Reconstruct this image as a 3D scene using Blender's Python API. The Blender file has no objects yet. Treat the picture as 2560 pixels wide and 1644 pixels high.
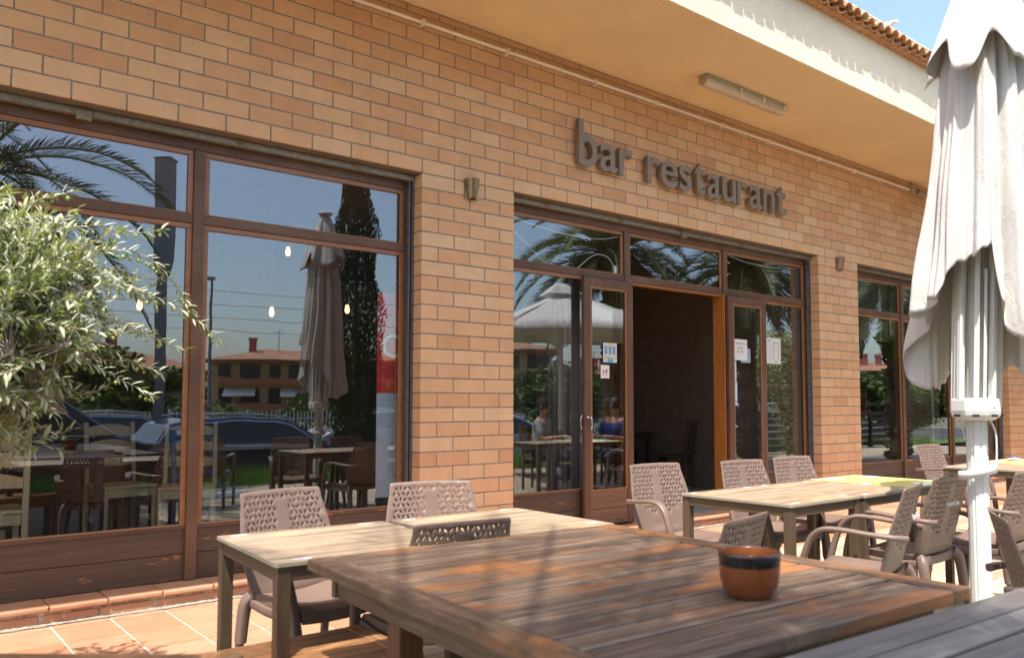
import bpy, bmesh, math, random
from math import radians as Rd, sin, cos, pi
from mathutils import Vector, Matrix, Euler
from mathutils.geometry import delaunay_2d_cdt, interpolate_bezier

# ------------------------------------------------------------------ camera, world, sun, exposure
scn = bpy.context.scene
COL = scn.collection
cd = bpy.data.cameras.new('camera'); cam = bpy.data.objects.new('camera', cd); COL.objects.link(cam)
YAW, PITCH, ROLL = 0.6943, 0.0593, -0.0006
fw = Vector((sin(YAW)*cos(PITCH), cos(YAW)*cos(PITCH), sin(PITCH)))
rt = Vector((cos(YAW), -sin(YAW), 0)); upv = rt.cross(fw)
r2 = rt*cos(ROLL)+upv*sin(ROLL); u2 = -rt*sin(ROLL)+upv*cos(ROLL)
cam.matrix_world = Matrix(((r2.x, u2.x, -fw.x, -3.3013), (r2.y, u2.y, -fw.y, -5.4170), (r2.z, u2.z, -fw.z, 1.2316), (0, 0, 0, 1)))
cd.sensor_width = 36; cd.lens = 2052.52/2560*36
cd.shift_x = (1280-1355.19)/2560; cd.shift_y = (888.36-822)/2560
cd.clip_start = 0.05; cd.clip_end = 2000
cd.dof.use_dof = True; cd.dof.focus_distance = 7.5; cd.dof.aperture_fstop = 4.0
scn.camera = cam
SUN_DIR = Vector((0.31, 0.31, -1.0)).normalized()
EL = math.asin(-SUN_DIR.z)
w = bpy.data.worlds.new('World'); scn.world = w; w.use_nodes = True
nt = w.node_tree; nt.nodes.clear()
sky = nt.nodes.new('ShaderNodeTexSky'); sky.sky_type = 'NISHITA'; sky.sun_disc = False
sky.sun_elevation = EL; sky.sun_rotation = math.atan2(-SUN_DIR.x, -SUN_DIR.y); sky.dust_density = 2.6; sky.air_density = 1.0; sky.ozone_density = 1.0
bg = nt.nodes.new('ShaderNodeBackground'); bg.inputs[1].default_value = 0.15
wo = nt.nodes.new('ShaderNodeOutputWorld')
nt.links.new(sky.outputs[0], bg.inputs[0]); nt.links.new(bg.outputs[0], wo.inputs[0])
sl = bpy.data.lights.new('sun', 'SUN'); sl.energy = 3.5; sl.angle = Rd(0.53); sl.color = (1.0, 0.965, 0.915)
so = bpy.data.objects.new('sun', sl); COL.objects.link(so); so.location = (-20, -20, 40)
so.rotation_euler = SUN_DIR.to_track_quat('-Z', 'Y').to_euler()
scn.view_settings.view_transform = 'Standard'; scn.view_settings.look = 'None'
scn.view_settings.exposure = 1.36; scn.view_settings.gamma = 1.0; scn.view_settings.use_curve_mapping = False
scn.cycles.max_bounces = 10; scn.cycles.diffuse_bounces = 5; scn.cycles.glossy_bounces = 4
scn.cycles.transparent_max_bounces = 24; scn.cycles.transmission_bounces = 4
scn.cycles.caustics_reflective = False; scn.cycles.caustics_refractive = False
scn.cycles.sample_clamp_indirect = 6.0

RND = random.Random(7)

# ------------------------------------------------------------------ material helpers
def newmat(name):
    m = bpy.data.materials.new(name); m.use_nodes = True
    nt = m.node_tree; nt.nodes.clear()
    out = nt.nodes.new('ShaderNodeOutputMaterial'); b = nt.nodes.new('ShaderNodeBsdfPrincipled')
    nt.links.new(b.outputs[0], out.inputs[0])
    return m, nt, b, out
def N(nt, t, **k):
    n = nt.nodes.new(t)
    for a, v in k.items(): setattr(n, a, v)
    return n
def ramp(nt, src, stops, interp='LINEAR'):
    r = N(nt, 'ShaderNodeValToRGB'); r.color_ramp.interpolation = interp
    el = r.color_ramp.elements
    while len(el) < len(stops): el.new(0.5)
    for e, (p, c) in zip(el, stops):
        e.position = p; e.color = (c[0], c[1], c[2], 1) if not isinstance(c, (int, float)) else (c, c, c, 1)
    nt.links.new(src, r.inputs[0]); return r
def mix(nt, fac, a, b, mode='MIX'):
    n = N(nt, 'ShaderNodeMix', data_type='RGBA', blend_type=mode)
    for i, v in ((0, fac), (6, a), (7, b)):
        if hasattr(v, 'is_output'): nt.links.new(v, n.inputs[i])
        elif i == 0: n.inputs[0].default_value = v
        else: n.inputs[i].default_value = (v[0], v[1], v[2], 1)
    return n.outputs[2]
def coord(nt, scale=(1, 1, 1), kind='Object', rot=(0, 0, 0)):
    t = N(nt, 'ShaderNodeTexCoord'); m = N(nt, 'ShaderNodeMapping')
    m.inputs['Scale'].default_value = scale; m.inputs['Rotation'].default_value = rot
    nt.links.new(t.outputs[kind], m.inputs[0]); return m.outputs[0]
def noise(nt, vec, scale=5, detail=4, rough=0.55, dist=0):
    n = N(nt, 'ShaderNodeTexNoise'); n.inputs['Scale'].default_value = scale; n.inputs['Detail'].default_value = detail
    n.inputs['Roughness'].default_value = rough; n.inputs['Distortion'].default_value = dist
    nt.links.new(vec, n.inputs['Vector']); return n.outputs['Fac']
def bump(nt, b, h, strength=0.3, dist=0.01):
    n = N(nt, 'ShaderNodeBump'); n.inputs['Strength'].default_value = strength; n.inputs['Distance'].default_value = dist
    nt.links.new(h, n.inputs['Height']); nt.links.new(n.outputs[0], b.inputs['Normal'])
def attr(nt, name='bc'):
    a = N(nt, 'ShaderNodeAttribute'); a.attribute_name = name; return a
def simple(name, c, rough=0.5, metal=0, var=0.12, vs=8, bs=0.0, spec=0.5, coat=0, kind='Object', bdist=0.004):
    m, nt, b, o = newmat(name)
    v = coord(nt, kind=kind)
    n = noise(nt, v, vs, 5)
    r = ramp(nt, n, [(0.3, [x*(1-var) for x in c]), (0.7, [min(1, x*(1+var)) for x in c])])
    nt.links.new(r.outputs[0], b.inputs['Base Color'])
    b.inputs['Roughness'].default_value = rough; b.inputs['Metallic'].default_value = metal
    b.inputs['Specular IOR Level'].default_value = spec; b.inputs['Coat Weight'].default_value = coat
    if bs: bump(nt, b, noise(nt, v, vs*6, 4), bs, bdist)
    return m
def emis(name, c, s):
    m = bpy.data.materials.new(name); m.use_nodes = True; nt = m.node_tree; nt.nodes.clear()
    e = N(nt, 'ShaderNodeEmission'); e.inputs[0].default_value = (*c, 1); e.inputs[1].default_value = s
    o = N(nt, 'ShaderNodeOutputMaterial'); nt.links.new(e.outputs[0], o.inputs[0]); return m
def wood(name, c1, c2, c3, grain=(1.5, 30, 30), rough=0.55, patch=None, pscale=3.0, plo=0.55, phi=0.7, useattr=False, bs=0.25, coat=0, kind='Object'):
    """grain: mapping scale; the small number runs along the grain."""
    m, nt, b, o = newmat(name)
    v = coord(nt, grain, kind)
    if useattr:
        at = attr(nt); vm = N(nt, 'ShaderNodeVectorMath', operation='ADD'); ms = N(nt, 'ShaderNodeVectorMath', operation='SCALE')
        nt.links.new(at.outputs['Color'], ms.inputs[0]); ms.inputs['Scale'].default_value = 37.0
        nt.links.new(v, vm.inputs[0]); nt.links.new(ms.outputs[0], vm.inputs[1]); v = vm.outputs[0]
    n1 = noise(nt, v, 1.0, 7, 0.62, 0.4)
    r = ramp(nt, n1, [(0.25, c1), (0.5, c2), (0.75, c3)])
    col = r.outputs[0]
    if useattr:
        rr = ramp(nt, at.outputs['Fac'], [(0, 0.72), (1, 1.22)])
        col = mix(nt, 1.0, col, rr.outputs[0], 'MULTIPLY')
    if patch:
        v2 = coord(nt, tuple(pscale*(0.35 if g == min(grain) else 1.0) for g in grain), kind)
        n2 = noise(nt, v2, 1.0, 6, 0.6, 0.3)
        f = ramp(nt, n2, [(plo, 0), (phi, 1)])
        col = mix(nt, f.outputs[0], col, patch)
    nt.links.new(col, b.inputs['Base Color'])
    b.inputs['Roughness'].default_value = rough; b.inputs['Coat Weight'].default_value = coat; b.inputs['Coat Roughness'].default_value = 0.25
    bump(nt, b, n1, bs, 0.003)
    return m

# ------------------------------------------------------------------ mesh helpers
class MB:
    def __init__(s): s.v = []; s.f = []; s.m = []; s.c = []; s.sm = []
    def add(s, vs, fs, mat=0, c=None, smooth=False):
        o = len(s.v); s.v += [tuple(v) for v in vs]
        for f in fs: s.f.append(tuple(i+o for i in f)); s.m.append(mat); s.c.append(c); s.sm.append(smooth)
    def box(s, x0, x1, y0, y1, z0, z1, mat=0, c=None, M=None, ch=0):
        vs = [(x0, y0, z0), (x1, y0, z0), (x1, y1, z0), (x0, y1, z0), (x0, y0, z1), (x1, y0, z1), (x1, y1, z1), (x0, y1, z1)]
        if M is not None: vs = [M @ Vector(v) for v in vs]
        s.add(vs, [(0, 3, 2, 1), (4, 5, 6, 7), (0, 1, 5, 4), (1, 2, 6, 5), (2, 3, 7, 6), (3, 0, 4, 7)], mat, c)
    def brick(s, x0, x1, y0, y1, z0, z1, mat=0, c=None, ch=0.003):
        """box with a chamfered front (-Y) face"""
        a = [(x0+ch, y0, z0+ch), (x1-ch, y0, z0+ch), (x1-ch, y0, z1-ch), (x0+ch, y0, z1-ch)]
        b = [(x0, y0+ch, z0), (x1, y0+ch, z0), (x1, y0+ch, z1), (x0, y0+ch, z1)]
        d = [(x0, y1, z0), (x1, y1, z0), (x1, y1, z1), (x0, y1, z1)]
        fs = [(0, 1, 2, 3)]
        for i in range(4):
            j = (i+1) % 4; fs.append((i, i+4, j+4, j)); fs.append((i+4, i+8, j+8, j+4))
        fs.append((8, 11, 10, 9))
        s.add(a+b+d, fs, mat, c)
    def tube(s, pts, r, n=8, mat=0, c=None, caps=True, smooth=True):
        pts = [Vector(p) for p in pts]; rs = r if isinstance(r, (list, tuple)) else [r]*len(pts)
        prev = None; rings = []
        for i, p in enumerate(pts):
            t = (pts[min(i+1, len(pts)-1)]-pts[max(i-1, 0)])
            if t.length < 1e-9: t = Vector((0, 0, 1))
            t.normalize()
            if prev is None:
                a = Vector((0, 0, 1)) if abs(t.z) < 0.9 else Vector((1, 0, 0))
                u = t.cross(a).normalized()
            else: u = (prev-t*prev.dot(t)).normalized()
            prev = u; vv = t.cross(u)
            rings.append([p+(u*cos(2*pi*k/n)+vv*sin(2*pi*k/n))*rs[i] for k in range(n)])
        vs = [q for rg in rings for q in rg]; fs = []
        for i in range(len(pts)-1):
            for k in range(n):
                k2 = (k+1) % n; fs.append((i*n+k, i*n+k2, (i+1)*n+k2, (i+1)*n+k))
        s.add(vs, fs, mat, c, smooth)
        if caps:
            s.add(rings[0], [tuple(range(n))[::-1]], mat, c); s.add(rings[-1], [tuple(range(n))], mat, c)
    def lathe(s, prof, n=24, mat=0, c=None, M=None, smooth=True, cap0=False, cap1=False, a0=0):
        vs = []
        for (r, z) in prof:
            for k in range(n):
                a = a0+2*pi*k/n; v = Vector((r*cos(a), r*sin(a), z)); vs.append(M @ v if M is not None else v)
        fs = []
        for i in range(len(prof)-1):
            for k in range(n):
                k2 = (k+1) % n; fs.append((i*n+k, i*n+k2, (i+1)*n+k2, (i+1)*n+k))
        s.add(vs, fs, mat, c, smooth)
        if cap0: s.add(vs[:n], [tuple(range(n))[::-1]], mat, c)
        if cap1: s.add(vs[-n:], [tuple(range(n))], mat, c)
    def sweep(s, pts, ws, ts, side=(1, 0, 0), mat=0, c=None, e=0.30, n=12, smooth=True):
        """rounded-rectangle section of width ws (along side) and thickness ts swept along pts"""
        pts = [Vector(p) for p in pts]; sd0 = Vector(side); rings = []
        for i, p in enumerate(pts):
            t = (pts[min(i+1, len(pts)-1)]-pts[max(i-1, 0)]).normalized()
            sd = (sd0-t*sd0.dot(t)).normalized(); nn = t.cross(sd)
            w_ = ws[i] if isinstance(ws, (list, tuple)) else ws; t_ = ts[i] if isinstance(ts, (list, tuple)) else ts
            rg = []
            for k in range(n):
                a = 2*pi*(k+0.5)/n; ca, sa = cos(a), sin(a)
                rg.append(p+sd*(w_/2*math.copysign(abs(ca)**(2*e), ca))+nn*(t_/2*math.copysign(abs(sa)**(2*e), sa)))
            rings.append(rg)
        vs = [q for rg in rings for q in rg]; fs = []
        for i in range(len(pts)-1):
            for k in range(n):
                k2 = (k+1) % n; fs.append((i*n+k, i*n+k2, (i+1)*n+k2, (i+1)*n+k))
        s.add(vs, fs, mat, c, smooth)
        s.add(rings[0], [tuple(range(n))[::-1]], mat, c); s.add(rings[-1], [tuple(range(n))], mat, c)
    def prism(s, poly, y0, y1, mat=0, c=None, M=None):
        """poly in XZ extruded along Y"""
        n = len(poly); vs = [(x, y0, z) for x, z in poly]+[(x, y1, z) for x, z in poly]
        if M is not None: vs = [M @ Vector(v) for v in vs]
        fs = [tuple(range(n)), tuple(range(2*n-1, n-1, -1))]+[(i, i+n, (i+1) % n+n, (i+1) % n) for i in range(n)]
        s.add(vs, fs, mat, c)
    def build(s, name, mats, parent=None, loc=None, rz=0, bevel=0, fixn=False):
        me = bpy.data.meshes.new(name); me.from_pydata(s.v, [], s.f)
        mats = mats if isinstance(mats, (list, tuple)) else [mats]
        for m in mats: me.materials.append(m)
        me.polygons.foreach_set('material_index', s.m); me.polygons.foreach_set('use_smooth', s.sm)
        if any(c is not None for c in s.c):
            at = me.color_attributes.new('bc', 'FLOAT_COLOR', 'CORNER'); vals = []
            for f, c in zip(s.f, s.c):
                c = (0.5, 0.5, 0.5) if c is None else c
                c = (c, c, c) if isinstance(c, (int, float)) else c
                vals += [c[0], c[1], c[2], 1.0]*len(f)
            at.data.foreach_set('color', vals)
        if fixn:
            bm = bmesh.new(); bm.from_mesh(me); bmesh.ops.recalc_face_normals(bm, faces=bm.faces); bm.to_mesh(me); bm.free()
        me.update()
        o = bpy.data.objects.new(name, me); COL.objects.link(o)
        if parent: o.parent = parent
        if loc is not None: o.location = loc
        if rz: o.rotation_euler = (0, 0, rz)
        if bevel:
            b = o.modifiers.new('bevel', 'BEVEL'); b.width = bevel; b.segments = 2; b.limit_method = 'ANGLE'; b.angle_limit = Rd(40)
            b.harden_normals = False
        return o
def tag(o, label=None, cat=None, group=None, kind=None):
    if label: o['label'] = label
    if cat: o['category'] = cat
    if group: o['group'] = group
    if kind: o['kind'] = kind
    return o
def empty(name, label, cat, loc=(0, 0, 0), rz=0, group=None):
    o = bpy.data.objects.new(name, None); COL.objects.link(o); o.location = loc; o.rotation_euler = (0, 0, rz)
    o.empty_display_size = 0.2
    return tag(o, label, cat, group)
def copy_tree(o, parent=None, **k):
    c = o.copy(); COL.objects.link(c); c.parent = parent
    for ch in [x for x in o.children]: copy_tree(ch, c)
    return c
def dup(o, label, loc, rz=0, scale=None):
    c = copy_tree(o); c.location = loc; c.rotation_euler = (0, 0, rz); c['label'] = label
    if scale: c.scale = scale
    return c
def bake(o):
    """apply modifiers so that copies share one mesh"""
    dg = bpy.context.evaluated_depsgraph_get(); dg.update()
    me = bpy.data.meshes.new_from_object(o.evaluated_get(dg)); me.name = o.name
    o.modifiers.clear(); o.data = me
def smoothpath(ctrl, n=8):
    """Catmull-Rom through control points"""
    P = [Vector(p) for p in ctrl]; out = []
    for i in range(len(P)-1):
        p0 = P[max(i-1, 0)]; p1 = P[i]; p2 = P[i+1]; p3 = P[min(i+2, len(P)-1)]
        for k in range(n):
            t = k/n
            out.append(0.5*((2*p1)+(p2-p0)*t+(2*p0-5*p1+4*p2-p3)*t*t+(3*p1-p0-3*p2+p3)*t**3))
    out.append(P[-1]); return out
def text_mesh(name, body, size, mat, parent=None, extrude=0.0, M=None, fit=None, shear=0.0, bevel=0, offset=0.0):
    cu = bpy.data.curves.new(name, 'FONT'); cu.body = body; cu.size = size; cu.extrude = extrude; cu.shear = shear; cu.offset = offset; cu.resolution_u = 6
    tmp = bpy.data.objects.new(name, cu); COL.objects.link(tmp)
    dg = bpy.context.evaluated_depsgraph_get(); dg.update()
    me = bpy.data.meshes.new_from_object(tmp.evaluated_get(dg)); bpy.data.objects.remove(tmp); bpy.data.curves.remove(cu)
    me.name = name; me.materials.clear(); me.materials.append(mat)
    xs = [v.co.x for v in me.vertices]; ys = [v.co.y for v in me.vertices]
    if fit:   # fit bounding box (x0, x1, z0, z1)
        x0, x1, y0, y1 = min(xs), max(xs), min(ys), max(ys)
        for v in me.vertices:
            v.co.x = fit[0]+(v.co.x-x0)/(x1-x0)*(fit[1]-fit[0]); v.co.y = fit[2]+(v.co.y-y0)/(y1-y0)*(fit[3]-fit[2])
    if M is not None: me.transform(M)
    o = bpy.data.objects.new(name, me); COL.objects.link(o)
    if parent: o.parent = parent
    return o
UPR = Matrix(((1, 0, 0, 0), (0, 0, -1, 0), (0, 1, 0, 0), (0, 0, 0, 1)))   # text plane XY -> upright XZ facing -Y
# ------------------------------------------------------------------ materials
def brick_mat(name, dark=0.0):
    m, nt, b, o = newmat(name)
    at = attr(nt); v = coord(nt)
    sep = N(nt, 'ShaderNodeSeparateColor'); nt.links.new(at.outputs['Color'], sep.inputs[0])
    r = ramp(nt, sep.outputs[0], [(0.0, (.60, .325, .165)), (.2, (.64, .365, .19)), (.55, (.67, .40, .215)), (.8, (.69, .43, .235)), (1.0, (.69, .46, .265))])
    n1 = noise(nt, v, 5, 6, .65); r1 = ramp(nt, n1, [(.25, .88), (.75, 1.10)])
    col = mix(nt, 1.0, r.outputs[0], r1.outputs[0], 'MULTIPLY')
    vs = coord(nt, (14, 14, 1.2)); n2 = noise(nt, vs, 1.0, 6, .7); f2 = ramp(nt, n2, [(.56, 0), (.78, .45)])
    fm = N(nt, 'ShaderNodeMath', operation='MULTIPLY'); nt.links.new(f2.outputs[0], fm.inputs[0]); nt.links.new(sep.outputs[1], fm.inputs[1])
    col = mix(nt, fm.outputs[0], col, (.72, .56, .42))
    n3 = noise(nt, v, 60, 3); f3 = ramp(nt, n3, [(.62, 0), (.75, .35)])
    col = mix(nt, f3.outputs[0], col, (.36, .15, .07))
    nt.links.new(col, b.inputs['Base Color']); b.inputs['Roughness'].default_value = .85; b.inputs['Specular IOR Level'].default_value = .25
    nb = noise(nt, v, 90, 5, .7); bump(nt, b, nb, .35, .004)
    return m
M_BRICK = brick_mat('brick')
M_MORTAR = simple('mortar', (.25, .235, .19), .95, var=.25, vs=40, bs=.6)
M_PLASTER = simple('yellow_plaster', (.74, .50, .245), .9, var=.05, vs=2.5, bs=.0)
def plaster(name, c, s):
    m, nt, b, o = newmat(name); v = coord(nt)
    r = ramp(nt, noise(nt, v, 1.3, 8, .7), [(.3, [x*.90 for x in c]), (.7, [min(1, x*1.05) for x in c])])
    n2 = noise(nt, v, 22, 3); f = ramp(nt, n2, [(.66, 0), (.8, .12)])
    nt.links.new(mix(nt, f.outputs[0], r.outputs[0], [x*.7 for x in c]), b.inputs['Base Color']); b.inputs['Roughness'].default_value = .92
    bump(nt, b, noise(nt, v, 38, 6, .75), s, .03); return m
M_SOFFIT = plaster('soffit_plaster', (.76, .565, .325), .30)
M_FASCIA = plaster('fascia_plaster', (.80, .70, .52), .55)
M_FRAME = wood('frame_wood', (.075, .036, .018), (.12, .058, .028), (.17, .086, .046), (2, 40, 2.5), .5, (.17, .100, .064), 4, .52, .75, bs=.3)
M_FRAMEV = wood('frame_wood_upright', (.075, .033, .018), (.12, .053, .029), (.17, .080, .046), (40, 40, 2), .5, (.18, .100, .066), 4, .52, .75, bs=.3)
M_STOP = wood('varnished_stop', (.20, .080, .024), (.27, .11, .035), (.34, .15, .05), (2, 40, 30), .38, bs=.15, coat=.3)
M_PANEL = wood('panel_wood', (.065, .035, .022), (.090, .050, .032), (.12, .068, .044), (1.6, 60, 60), .5, (.45, .17, .05), 10, .61, .68, bs=.3)
M_STEEL = simple('galvanised_steel', (.30, .27, .22), .55, .55, .25, 30, .2)
M_TRACK = simple('grey_track', (.16, .165, .18), .4, .6, .2, 20)
M_LINTEL = simple('lintel_soffit', (.17, .13, .10), .9, var=.2, vs=6, bs=.4)
M_TILE = None
def tile_mat(name):
    m, nt, b, o = newmat(name); at = attr(nt); v = coord(nt)
    r = ramp(nt, at.outputs['Fac'], [(0, (.38, .175, .095)), (.5, (.43, .215, .12)), (1, (.46, .25, .15))])
    n1 = noise(nt, coord(nt, (2, 8, 2)), 2.5, 5, .6, .6); r1 = ramp(nt, n1, [(.3, .86), (.7, 1.12)])
    col = mix(nt, 1, r.outputs[0], r1.outputs[0], 'MULTIPLY')
    f = ramp(nt, noise(nt, v, 3.5, 6, .7), [(.55, 0), (.8, .45)]); col = mix(nt, f.outputs[0], col, (.52, .37, .27))
    nt.links.new(col, b.inputs['Base Color']); b.inputs['Roughness'].default_value = .62; b.inputs['Specular IOR Level'].default_value = .3
    bump(nt, b, noise(nt, v, 45, 4), .15, .004); return m
M_TILE = tile_mat('terracotta_tile')
M_GROUT = simple('pale_grout', (.46, .42, .35), .95, var=.15, vs=25, bs=.6, bdist=.006)
M_DECK = wood('deck_board', (.30, .235, .155), (.39, .315, .21), (.46, .38, .265), (1.2, 45, 45), .75, (.28, .235, .18), 2.5, .55, .8, useattr=True, bs=.3)
M_ROOFTILE = None
def rooft():
    m, nt, b, o = newmat('roof_tile'); at = attr(nt); v = coord(nt)
    r = ramp(nt, at.outputs['Fac'], [(0, (.34, .135, .05)), (.5, (.46, .20, .075)), (1, (.55, .31, .14))])
    f = ramp(nt, noise(nt, v, 14, 6, .7), [(.45, 0), (.7, .6)]); col = mix(nt, f.outputs[0], r.outputs[0], (.58, .46, .29))
    nt.links.new(col, b.inputs['Base Color']); b.inputs['Roughness'].default_value = .9; bump(nt, b, noise(nt, v, 60, 4), .4, .005); return m
M_ROOFTILE = rooft()
def glass_mat(name, tint=(.91, .94, .95), lo=.115, hi=.72):
    m = bpy.data.materials.new(name); m.use_nodes = True; nt = m.node_tree; nt.nodes.clear()
    o = N(nt, 'ShaderNodeOutputMaterial'); t = N(nt, 'ShaderNodeBsdfTransparent'); g = N(nt, 'ShaderNodeBsdfGlossy')
    t.inputs[0].default_value = (*tint, 1); g.inputs['Roughness'].default_value = 0.0
    nb = noise(nt, coord(nt), 1.7, 2, .4); bp = N(nt, 'ShaderNodeBump'); bp.inputs['Strength'].default_value = .05; bp.inputs['Distance'].default_value = .02; nt.links.new(nb, bp.inputs['Height']); nt.links.new(bp.outputs[0], g.inputs['Normal']); g.inputs[0].default_value = (.95, .98, 1, 1)
    lw = N(nt, 'ShaderNodeLayerWeight'); lw.inputs[0].default_value = .5
    pw = N(nt, 'ShaderNodeMath', operation='POWER'); nt.links.new(lw.outputs['Facing'], pw.inputs[0]); pw.inputs[1].default_value = 3.0
    mr = N(nt, 'ShaderNodeMapRange'); nt.links.new(pw.outputs[0], mr.inputs[0]); mr.inputs[3].default_value = lo; mr.inputs[4].default_value = hi
    mx = N(nt, 'ShaderNodeMixShader'); nt.links.new(mr.outputs[0], mx.inputs[0]); nt.links.new(t.outputs[0], mx.inputs[1]); nt.links.new(g.outputs[0], mx.inputs[2])
    nt.links.new(mx.outputs[0], o.inputs[0]); return m
M_GLASS = glass_mat('window_glass')
M_SIGN = simple('sign_letter_paint', (.255, .205, .16), .55, .3, .06, 20)
M_WHITEPVC = simple('white_conduit', (.80, .74, .66), .5, var=.06)
M_BRACK = simple('rusty_bracket', (.24, .19, .12), .6, .4, .35, 40)
M_INWALL = simple('interior_wall', (.20, .14, .10), .9, var=.1)
M_INFLOOR = simple('interior_floor', (.24, .25, .24), .5, var=.25, vs=3)
M_DARKWOOD = wood('dark_wood', (.03, .016, .010), (.05, .026, .016), (.07, .04, .024), (30, 30, 3), .5)
M_PALEWOOD = wood('pale_wood', (.46, .31, .16), (.54, .38, .20), (.60, .44, .26), (30, 30, 2.5), .5, bs=.1)

# ------------------------------------------------------------------ wall and openings
LB, HB, ZL = 0.30, 0.11357, 3.029        # brick pitch, course pitch, lintel height
FL, SILL = 0.0, 0.102                    # terrace floor and sill level
SOF = 4.329
OPEN = [(-15.5, 0.0), (3.0, 18.5), (21.5, 37.0), (40.0, 55.5)]   # openings in brick pitches
X0, X1 = -18.5, 58.5
b_ = empty('restaurant_building', 'brick restaurant building with yellow soffit, tiled eave and brown timber shopfront windows', 'building')
bw = MB(); J = .0095
rb = random.Random(3)
def inopen(u): return any(a-1e-6 < u < c+1e-6 for a, c in OPEN)
def addbrick(ua, ub, n, y0=0.0, y1=.135, gapl=True, gapr=True):
    z0 = ZL+n*HB; zc = z0+HB-J
    x0 = ua*LB+(J/2 if gapl else 0); x1 = ub*LB-(J/2 if gapr else 0)
    if x1-x0 < .02: return
    t = rb.random()
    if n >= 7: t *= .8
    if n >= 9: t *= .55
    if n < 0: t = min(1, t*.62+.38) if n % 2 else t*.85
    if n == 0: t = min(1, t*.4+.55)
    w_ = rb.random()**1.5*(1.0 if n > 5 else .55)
    dy = rb.uniform(-.0018, .0018); dz = rb.uniform(-.0008, .0008)
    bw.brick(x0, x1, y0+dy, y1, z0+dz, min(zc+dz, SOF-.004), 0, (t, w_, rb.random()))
nrow_top = int((SOF-ZL)/HB)+1
for n in range(nrow_top):
    off = .5 if n % 2 == 0 else 0.0
    u = X0-off
    while u < X1:
        addbrick(u, u+1, n); u += 1
    # soffit of course 0 is visible: header row behind
nlow = int(math.ceil((ZL-SILL)/HB))
pill = [(X0, OPEN[0][0])]+[(OPEN[i][1], OPEN[i+1][0]) for i in range(len(OPEN)-1)]+[(OPEN[-1][1], X1)]
for n in range(-nlow, 0):
    off = .5 if n % 2 == 0 else 0.0
    if ZL+n*HB < SILL-.08: continue
    for (a, c) in pill:
        u = math.floor(a)-1+off
        while u < c:
            ua, ub = max(u, a), min(u+1, c)
            if ub-ua > .05: addbrick(ua, ub, n, gapl=ua > a+1e-6, gapr=ub < c-1e-6)
            u += 1
        # return bricks behind the front leaf, seen in the reveals
        for (e, s) in ((a, 1), (c, -1)):
            ue = e+s*.45; lo, hi = min(e, ue), max(e, ue)
            addbrick(lo, hi, n, y0=.145, y1=.285, gapl=(lo != e), gapr=(hi != e))
bw.build('brick_wall', M_BRICK, b_)
mo = MB(); g = .0045
for (a, c) in pill: mo.box(a*LB+g, c*LB-g, g, .30, SILL-.09, ZL+.01)
mo.box(X0*LB, X1*LB, g, .30, ZL+g+.006, SOF+.03)
for i in range(7):   # rough mortar chips missing
    pass
mo.build('mortar', M_MORTAR, b_)
ln = MB()
for (a, c) in OPEN: ln.box(a*LB+.001, c*LB-.001, .012, .295, ZL-.004, ZL+.0085)
ln.build('lintel', M_LINTEL, b_)
# sill: terracotta nosing tiles over a brick-on-edge riser
si = MB(); rs = random.Random(5)
k = int(X0)-1
while k < X1:
    x = k*LB-.032; dz = rs.uniform(-.0015, .0015)
    si.brick(x+.004, x+LB-.004, -.068+rs.uniform(-.002, .002), .20, SILL-.027+dz, SILL+dz, 0, rs.random(), ch=.006)
    x = k*LB-.075
    si.brick(x+.007, x+LB-.007, -.046+rs.uniform(-.004, .004), .10, .008, .058+rs.uniform(-.002, .002), 0, rs.random()*.8, ch=.004)
    k += 1
si.build('sill', M_TILE, b_)
def roughstrip(name, x0, x1, yf, z0, z1, amp, mat, parent, step=.02, seed=1, yb=.2):
    q = random.Random(seed); m = MB(); n = int((x1-x0)/step); vs = []
    prof = [(yf, z0), (yf-.004, z0+(z1-z0)*.5), (yf, z1), (yb, z1)]
    for i in range(n+1):
        x = x0+i*step
        for j, (y, z) in enumerate(prof): vs.append((x, y+(q.uniform(-amp, amp) if j < 3 else 0), z+(q.uniform(-amp, amp)*.3 if j in (1,) else 0)))
    fs = [(i*4+j, (i+1)*4+j, (i+1)*4+j+1, i*4+j+1) for i in range(n) for j in range(3)]
    m.add(vs, fs, 0); return m.build(name, mat, parent)
roughstrip('sill_mortar', -6.2, 17.6, -.034, .0, SILL-.0285, .007, M_GROUT, b_, seed=4)
ri = random.Random(9); fl = MB(); vs = []; n = int(23.8/.018)
for i in range(n+1):
    x = -6.2+i*.018; w_ = .022+.018*ri.random()**2+.006*sin(i*.11)
    vs += [(x, -.028, .014+ri.uniform(-.005, .004)), (x, -.05-w_*.4, .006+ri.uniform(-.003, .003)), (x, -.06-w_, .0045)]
fl.add(vs, [(i*3+j, i*3+j+1, (i+1)*3+j+1, (i+1)*3+j) for i in range(n) for j in range(2)], 0)
fl.build('floor_mortar_fillet', simple('dusty_mortar', (.27, .235, .185), .95, var=.3, vs=30, bs=.6), b_)

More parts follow.
